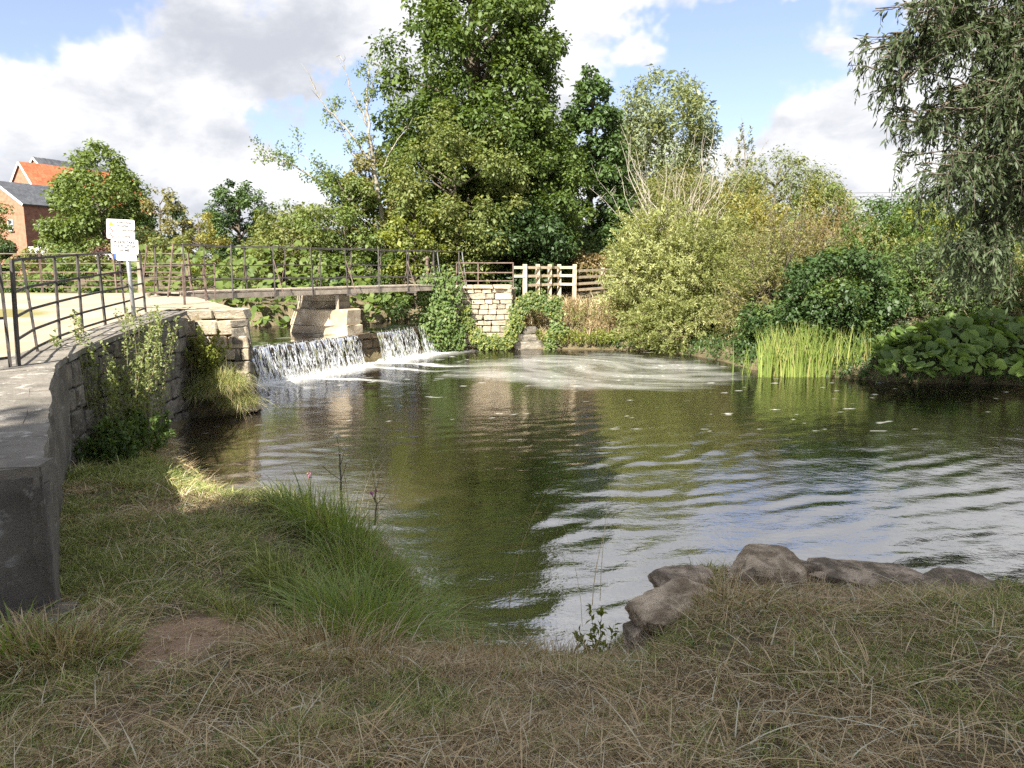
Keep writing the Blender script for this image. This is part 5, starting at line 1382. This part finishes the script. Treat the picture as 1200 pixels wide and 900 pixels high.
shoots('abutment_weeds', 'bright leafy bramble on the corner of the near abutment', (-6.0, 14.5, .9), 34, .95, .4, L_LIME, 70, .065, .65, 'weeds', None, arch=.3, foot=(.25, .15), stem_r=.006, zb=.75, side=.14)
shoots('abutment_weeds', 'dry brown stalks in the corner of wall and abutment', (-6.25, 14.3, .6), 26, 1.1, .25, L_BROWN, 14, .05, .3, 'weeds', None, arch=.2, foot=(.15, .15), stem_r=.006, zb=.55)
def ivy(name, label, pts, n, r, mat, leaf=.10, mat2=None, cat='ivy', group='greenery on the far abutment'):
    pts = np.array(pts, float); px_ = pts[0, 0]*7; root = empty(name, pts[0], label, cat, group); p = resample(pts, .12); p = p+rng.normal(0, .09, p.shape)*np.array([1, .3, 1]); i = rng.integers(0, len(p), n); d = rvec(n)
    d[:, 1] = -np.abs(d[:, 1])*.7; rr = r*(.25+1.5*fbm(p[i, 0]*2+px_, p[i, 2]*2, 2, 2.2)); q = p[i]+d*(rr*rng.random(n)**.5)[:, None]
    N_ = rvec(n)*.5+np.array([0, -.8, .5]); T_ = np.array([0, -.2, -1.])+rvec(n)*.6; sz = leaf*rng.uniform(.6, 1.3, n); s = rng.random(n) < (.7 if mat2 else 2)
    grow_leaves('foliage', root, q[s], N_[s], T_[s], sz[s], sz[s]*.85, mat)
    if mat2: grow_leaves('foliage', root, q[~s], N_[~s], T_[~s], sz[~s], sz[~s]*.85, mat2)
    MB().tube(p, .02, 5).build('stem', BARK, root)
ivy('ivy_bush', 'thick green ivy bush hanging over the far end of the weir', [at(508, 395, 25.9), at(512, 365, 25.9), at(510, 345, 26.1), at(520, 338, 26.3)], 5200, .72, L_MID, .11, L_IVY)
ivy('ivy_bush', 'dark ivy trailing beside the narrowest waterfall', [at(500, 400, 26.0), at(506, 380, 25.8), at(525, 385, 26.0), at(530, 400, 26.0)], 2600, .42, L_ALDER, .10, L_MID)
ivy('ivy_trail', 'yellow green creeper sweeping down to the waterline on the stone wall', [at(544, 362, 26.4), at(552, 385, 26.3), at(566, 400, 26.2), at(590, 403, 26.2), at(600, 392, 26.3), at(606, 372, 26.4)], 2600, .26, L_IVY, .085, L_LIME)
ivy('ivy_bush', 'ivy bush on the corner of the pale stone abutment', [at(604, 372, 26.5), at(616, 352, 26.7), at(634, 350, 26.8), at(650, 356, 26.8), at(652, 380, 26.6), at(646, 400, 26.4)], 2600, .27, L_IVY, .095, L_MID)
shoots('bank_scrub', 'brown and orange dying plants on the far bank below the timber fence', gpos(668, 27.6), 130, 1.3, .5, L_BROWN, 55, .08, .4, 'weeds', None, arch=.4, foot=(1.7, .7), stem_r=.006, mat2=L_OLIVE)
shoots('bank_scrub', 'yellow green weeds along the far waterline', gpos(690, 26.65), 220, .6, .5, L_LIME, 40, .075, .5, 'weeds', None, arch=.3, foot=(2.2, .25), stem_r=.005)
shoots('bank_scrub', 'dry russet bracken left of the timber fence', gpos(612, 28.0), 60, 1.0, .4, L_BROWN, 50, .07, .4, 'weeds', None, arch=.4, foot=(.5, .4), stem_r=.006, mat2=L_IVY)
n = 2600; x = rng.uniform(.3, 5, n); y = rng.uniform(26.6, 30, n); P = np.stack([x, y, terrain_z(x, y)], 1)
o = blade_obj('bank_grass', None, L_STRAW, P, rng.uniform(.2, .5, n), rng.normal(0, .5, (n, 2)), .03); tag(o, 'dry grass covering the far bank', None, None, 'stuff')
n = 1500; x = rng.uniform(-8.5, -5.3, n); y = rng.uniform(19.5, 20.8, n)
def right_bank_cover():
    n = 26000; x = rng.uniform(3, 18, n); y = rng.uniform(15, 27, n); sp = sdpoly(x, y, POOL); k = (sp < .03) & (sp > -2.6); x, y = x[k], y[k]; n = len(x)
    P = np.stack([x, y, terrain_z(x, y)-.02], 1); H = rng.uniform(.15, .5, n)
    o = blade_obj('bank_grass', None, L_MID, P, H, rng.normal(0, .6, (n, 2))+np.array([0, -.35]), rng.uniform(.02, .045, n), droop=.7); tag(o, 'shaded green grass and weeds covering the right bank down to the water', None, None, 'stuff')
    m = 700; i = rng.integers(0, n, m); C = P[i]+np.array([0, 0, .15]); idx = np.repeat(np.arange(m), 12); q = C[idx]+rvec(len(idx))*np.array([.3, .3, .22])*rng.random((len(idx), 1)); sz = rng.uniform(.06, .14, len(idx))
    o = grow_leaves('bank_weeds', None, q, rvec(len(idx))*.6+np.array([0, -.4, .7]), rvec(len(idx)), sz, sz*.6, L_DARK); tag(o, 'low dark leafy weeds along the right waterline', None, None, 'stuff')
right_bank_cover()
# flowering stems on the spit
def stem(name, label, px, d, zb, h, lean, head=None, petals=None, cat='flower'):
    b = at(px, 600, d); b[2] = zb; root = empty(name, b, label, cat)
    t = np.linspace(0, 1, 6)[:, None]; p = b+np.array([lean[0], lean[1], 1])*h*t+rng.normal(0, .006, (6, 3))
    mb = MB().tube(p, np.linspace(.013, .006, 6), 5); tips = [p[-1]]
    for k in range(4):
        i = 3+k % 3; q = p[min(i, 5)]; e = q+np.array([rng.normal(0, .08), rng.normal(0, .06), .12+.06*rng.random()]); mb.tube([q, (q+e)/2+np.array([0, 0, -.01]), e], [.004, .003, .003], 4); tips.append(e)
    mb.build('stalk', BARK if head is not None else TWIG, root)
    if head is not None:
        for tp in tips:
            q = tp+np.stack([rng.uniform(-.028, .028, 70), rng.uniform(-.028, .028, 70), rng.normal(0, .004, 70)], 1)
            grow_leaves('flower_head', root, q, rvec(70)+np.array([0, 0, 1.5]), rvec(70), .015, .013, head)
    if petals is not None:
        for tp in tips[:2]: grow_leaves('petal', root, tp+rvec(12)*.008, rvec(12), rvec(12), .024, .018, petals)
stem('hogweed_stalk', 'dark dead hogweed stalk with pale seed heads above the tussocks', 402, 7.0, .45, .68, (-.03, 0), CREAM)
stem('balsam_flower', 'pink flower among the tussocks right of the dead stalk', 440, 6.9, .45, .34, (.02, 0), None, PINK)
stem('balsam_flower', 'pink flower among the tussocks left of the dead stalk', 365, 7.2, .45, .42, (0, 0), None, PINK)
shoots('willowherb', 'small leafy willowherb at the water edge left of the rocks', on(703, 765, .45), 7, .42, .35, L_LIME, 26, .055, .45, 'weeds', None, arch=.2, foot=(.06, .05), stem_r=.004, side=.06)
def seed_grass(px, d, zb, n, label):
    b = at(px, 600, d); b[2] = zb; P = b+np.stack([rng.normal(0, .22, n), rng.normal(0, .18, n), np.zeros(n)], 1); root = empty('seeding_grass', b, label, 'grass stalks', 'tall seeding grass')
    blade_obj('stalks', root, L_STRAW, P, rng.uniform(.5, .95, n), rng.normal(.12, .25, (n, 2)), .005, seg=5, droop=.2)
seed_grass(425, 6.9, .4, 46, 'thin straw seed stalks rising above the green tussocks')
seed_grass(660, 4.3, .8, 6, 'few thin stalks standing at the bank edge left of the rocks')
# drift wood by the sallow
dwd = at(838, 413, 25.2); dr = empty('driftwood', dwd, 'tangle of bare driftwood lying in the water below the sallow', 'driftwood')
for k in range(7): a = dwd+np.array([rng.uniform(-.8, .2), rng.uniform(-.2, .2), -.05]); MB().tube(curve3(a, a+np.array([rng.uniform(.3, 1.2), rng.normal(0, .3), rng.uniform(.1, .4)]), .05, 5), [.035, .03, .025, .02, .01], 5).build('branch', BARKPALE, dr)

# ------------------------------------------------------------------ overhanging willow, trunk out of frame
def willow():
    base = np.array([16.2, 17.6, 1.4]); root = empty('weeping_willow', base, 'grey green weeping willow hanging in from the upper right', 'tree')
    mb = MB(); tr = np.array([base+np.array([0, 0, -.6]), base+np.array([-.2, -.2, 2.5]), base+np.array([-.7, -.6, 5]), base+np.array([-1.0, -.8, 8.5]), base+np.array([-1.2, -1, 12])])
    mb.tube(resample(tr, .6), np.linspace(.5, .18, len(resample(tr, .6))), 10)
    A = lambda px, py, d: at(px, py, d)
    limbs = [
        ([tr[2], A(1250, 60, 14.5), A(1150, 20, 13.2), A(1085, 55, 12.6), A(1048, 105, 12.3)], .16, 1.15, 1.2),
        ([tr[2], A(1280, -20, 14.5), A(1180, -40, 13.2), A(1110, 0, 12.6), A(1065, 45, 12.3)], .14, .75, .75),
        ([tr[2], A(1260, 120, 14.5), A(1170, 90, 13.4), A(1110, 120, 12.8), A(1072, 160, 12.5)], .14, .95, 1.0),
        ([tr[1]+np.array([0, 0, 1]), A(1270, 180, 14.2), A(1200, 160, 13), A(1150, 180, 12.4), A(1118, 222, 12.0)], .12, 1.5, .9),
        ([tr[3], A(1290, -40, 14), A(1200, 20, 13.4), A(1165, 60, 13)], .13, 1.6, 1.2),
        ([tr[2], A(1270, 60, 13.6), A(1215, 90, 12.6), A(1175, 130, 12)], .12, 1.9, 1.2),
        ([tr[2], A(1275, 150, 14), A(1225, 190, 13), A(1180, 215, 12.5)], .10, 1.6, 1.3),
        ([tr[2], A(1280, 130, 15.6), A(1205, 110, 15), A(1160, 140, 14.5)], .12, 1.9, 1.2),
        ([tr[1]+np.array([0, 0, 1.]), A(1260, 230, 14.5), A(1200, 230, 13.5), A(1150, 262, 13.0)], .10, 1.75, 1.0),
    ]
    LP, LT, LI = [], [], []
    def strand(s, L, hd, dens):
        K = 4; t = np.linspace(0, 1, K)[:, None]
        p = s+np.array([hd[0], hd[1], 0])*L*.55*(1-(1-t)**2.0)+np.array([0, 0, 1.])*(.22*L*np.sin(t*2.4)-.85*L*t**1.8)
        p += np.cumsum(rng.normal(0, .014, (K, 3)), 0); mb.tube(p, np.linspace(.008, .003, K), 3)
        m = int(40*L*dens)+3; tt = rng.random(m)**.8; q = np.stack([np.interp(tt, t[:, 0], p[:, k]) for k in range(3)], 1)
        tg = np.gradient(p, axis=0); tg = np.stack([np.interp(tt, t[:, 0], tg[:, k]) for k in range(3)], 1); tg /= np.linalg.norm(tg, axis=1)[:, None]
        LP.append(q+rvec(m)*.07*rng.random((m, 1))); LT.append(tg+rvec(m)*.6+np.array([0, 0, -.2])); LI.append(np.full(m, rng.random()))
    for pts, r0, SL, dn in limbs:
        p = resample(np.array(pts), .12); p[1:-1] += rng.normal(0, .02, p[1:-1].shape); mb.tube(p, np.linspace(r0, .015, len(p)), 6)
        for i in range(int(len(p)*.22), len(p), 2):
            for _ in range(rng.poisson(2.4*dn)+1):             # side boughs carrying hanging sprays
                dr_ = rvec(1)[0]*np.array([1, 1, .5])+np.array([-.3, -.15, .1]); bl = rng.uniform(.35, 1.0)
                e = p[i]+dr_*bl; mb.tube(curve3(p[i], e, .05, 5), np.linspace(.02, .007, 5), 4)
                for f in rng.random(rng.integers(3, 6)): strand(p[i]*(1-f)+e*f, SL*.62*rng.uniform(.4, 1.1), rvec(1)[0]+dr_*.4, 1.0)
    # long curtain near the bank
    for _ in range(70):
        s = A(rng.uniform(1118, 1185), rng.uniform(272, 300), 12.6+rng.normal(0, .4)); strand(s, rng.uniform(.7, 1.35), rvec(1)[0]*.5, 1.2)
    for pts in ([A(1100, 20, 12.6), A(1075, 12, 12.5), A(1050, 8, 12.4), A(1026, 10, 12.3)], [A(1080, 55, 12.4), A(1052, 72, 12.3), A(1040, 58, 12.3)]):
        mb.tube(resample(np.array(pts), .1), .010, 4)
    mb.build('trunk', BARK, root, True)
    P = np.concatenate(LP); T = np.concatenate(LT); n = len(P); sz = rng.uniform(.09, .165, n)
    grow_leaves('crown', root, P, rvec(n)+np.array([0, -.2, .4]), T, sz, sz*.26, L_WILLOW, .15, rnd=np.clip(.5*rng.random(n)+.5*np.concatenate(LI), 0, 1))
    # ivy on the stem and inner crown: darker growth beside the trunk
    return n
willow()
# trees standing behind the photographer; they shade the near bank
clump_tree('sycamore_tree', 'leafy sycamore behind the viewpoint shading the near bank', (-3.6, -8.2, 1.3), 8.0, 18.5, 5.2, ROUND, L_ASH, 20000, .5, 150, 'tree', 'trees behind the viewpoint', ecc=.75, crad=.27, trunk=.4)
clump_tree('sycamore_tree', 'second sycamore behind the viewpoint over the near bank', (3.8, -8.6, 1.3), 8.0, 17.5, 5.2, ROUND, L_ASH, 20000, .5, 150, 'tree', 'trees behind the viewpoint', ecc=.75, crad=.27, trunk=.4)

# overhead wires far beyond the willow
for k, dz in enumerate((0, .55)):
    a = at(880, 229, 120); b = at(1260, 226, 120); a[2] += dz-.3; b[2] += dz-.3
    o = mesh('power_line', *[q for q in tube(curve3(a, b, -.5, 2), .03, 4)], IRON); tag(o, ('lower' if k == 0 else 'upper')+' overhead power cable crossing the gap under the willow', 'power line', 'overhead wires')
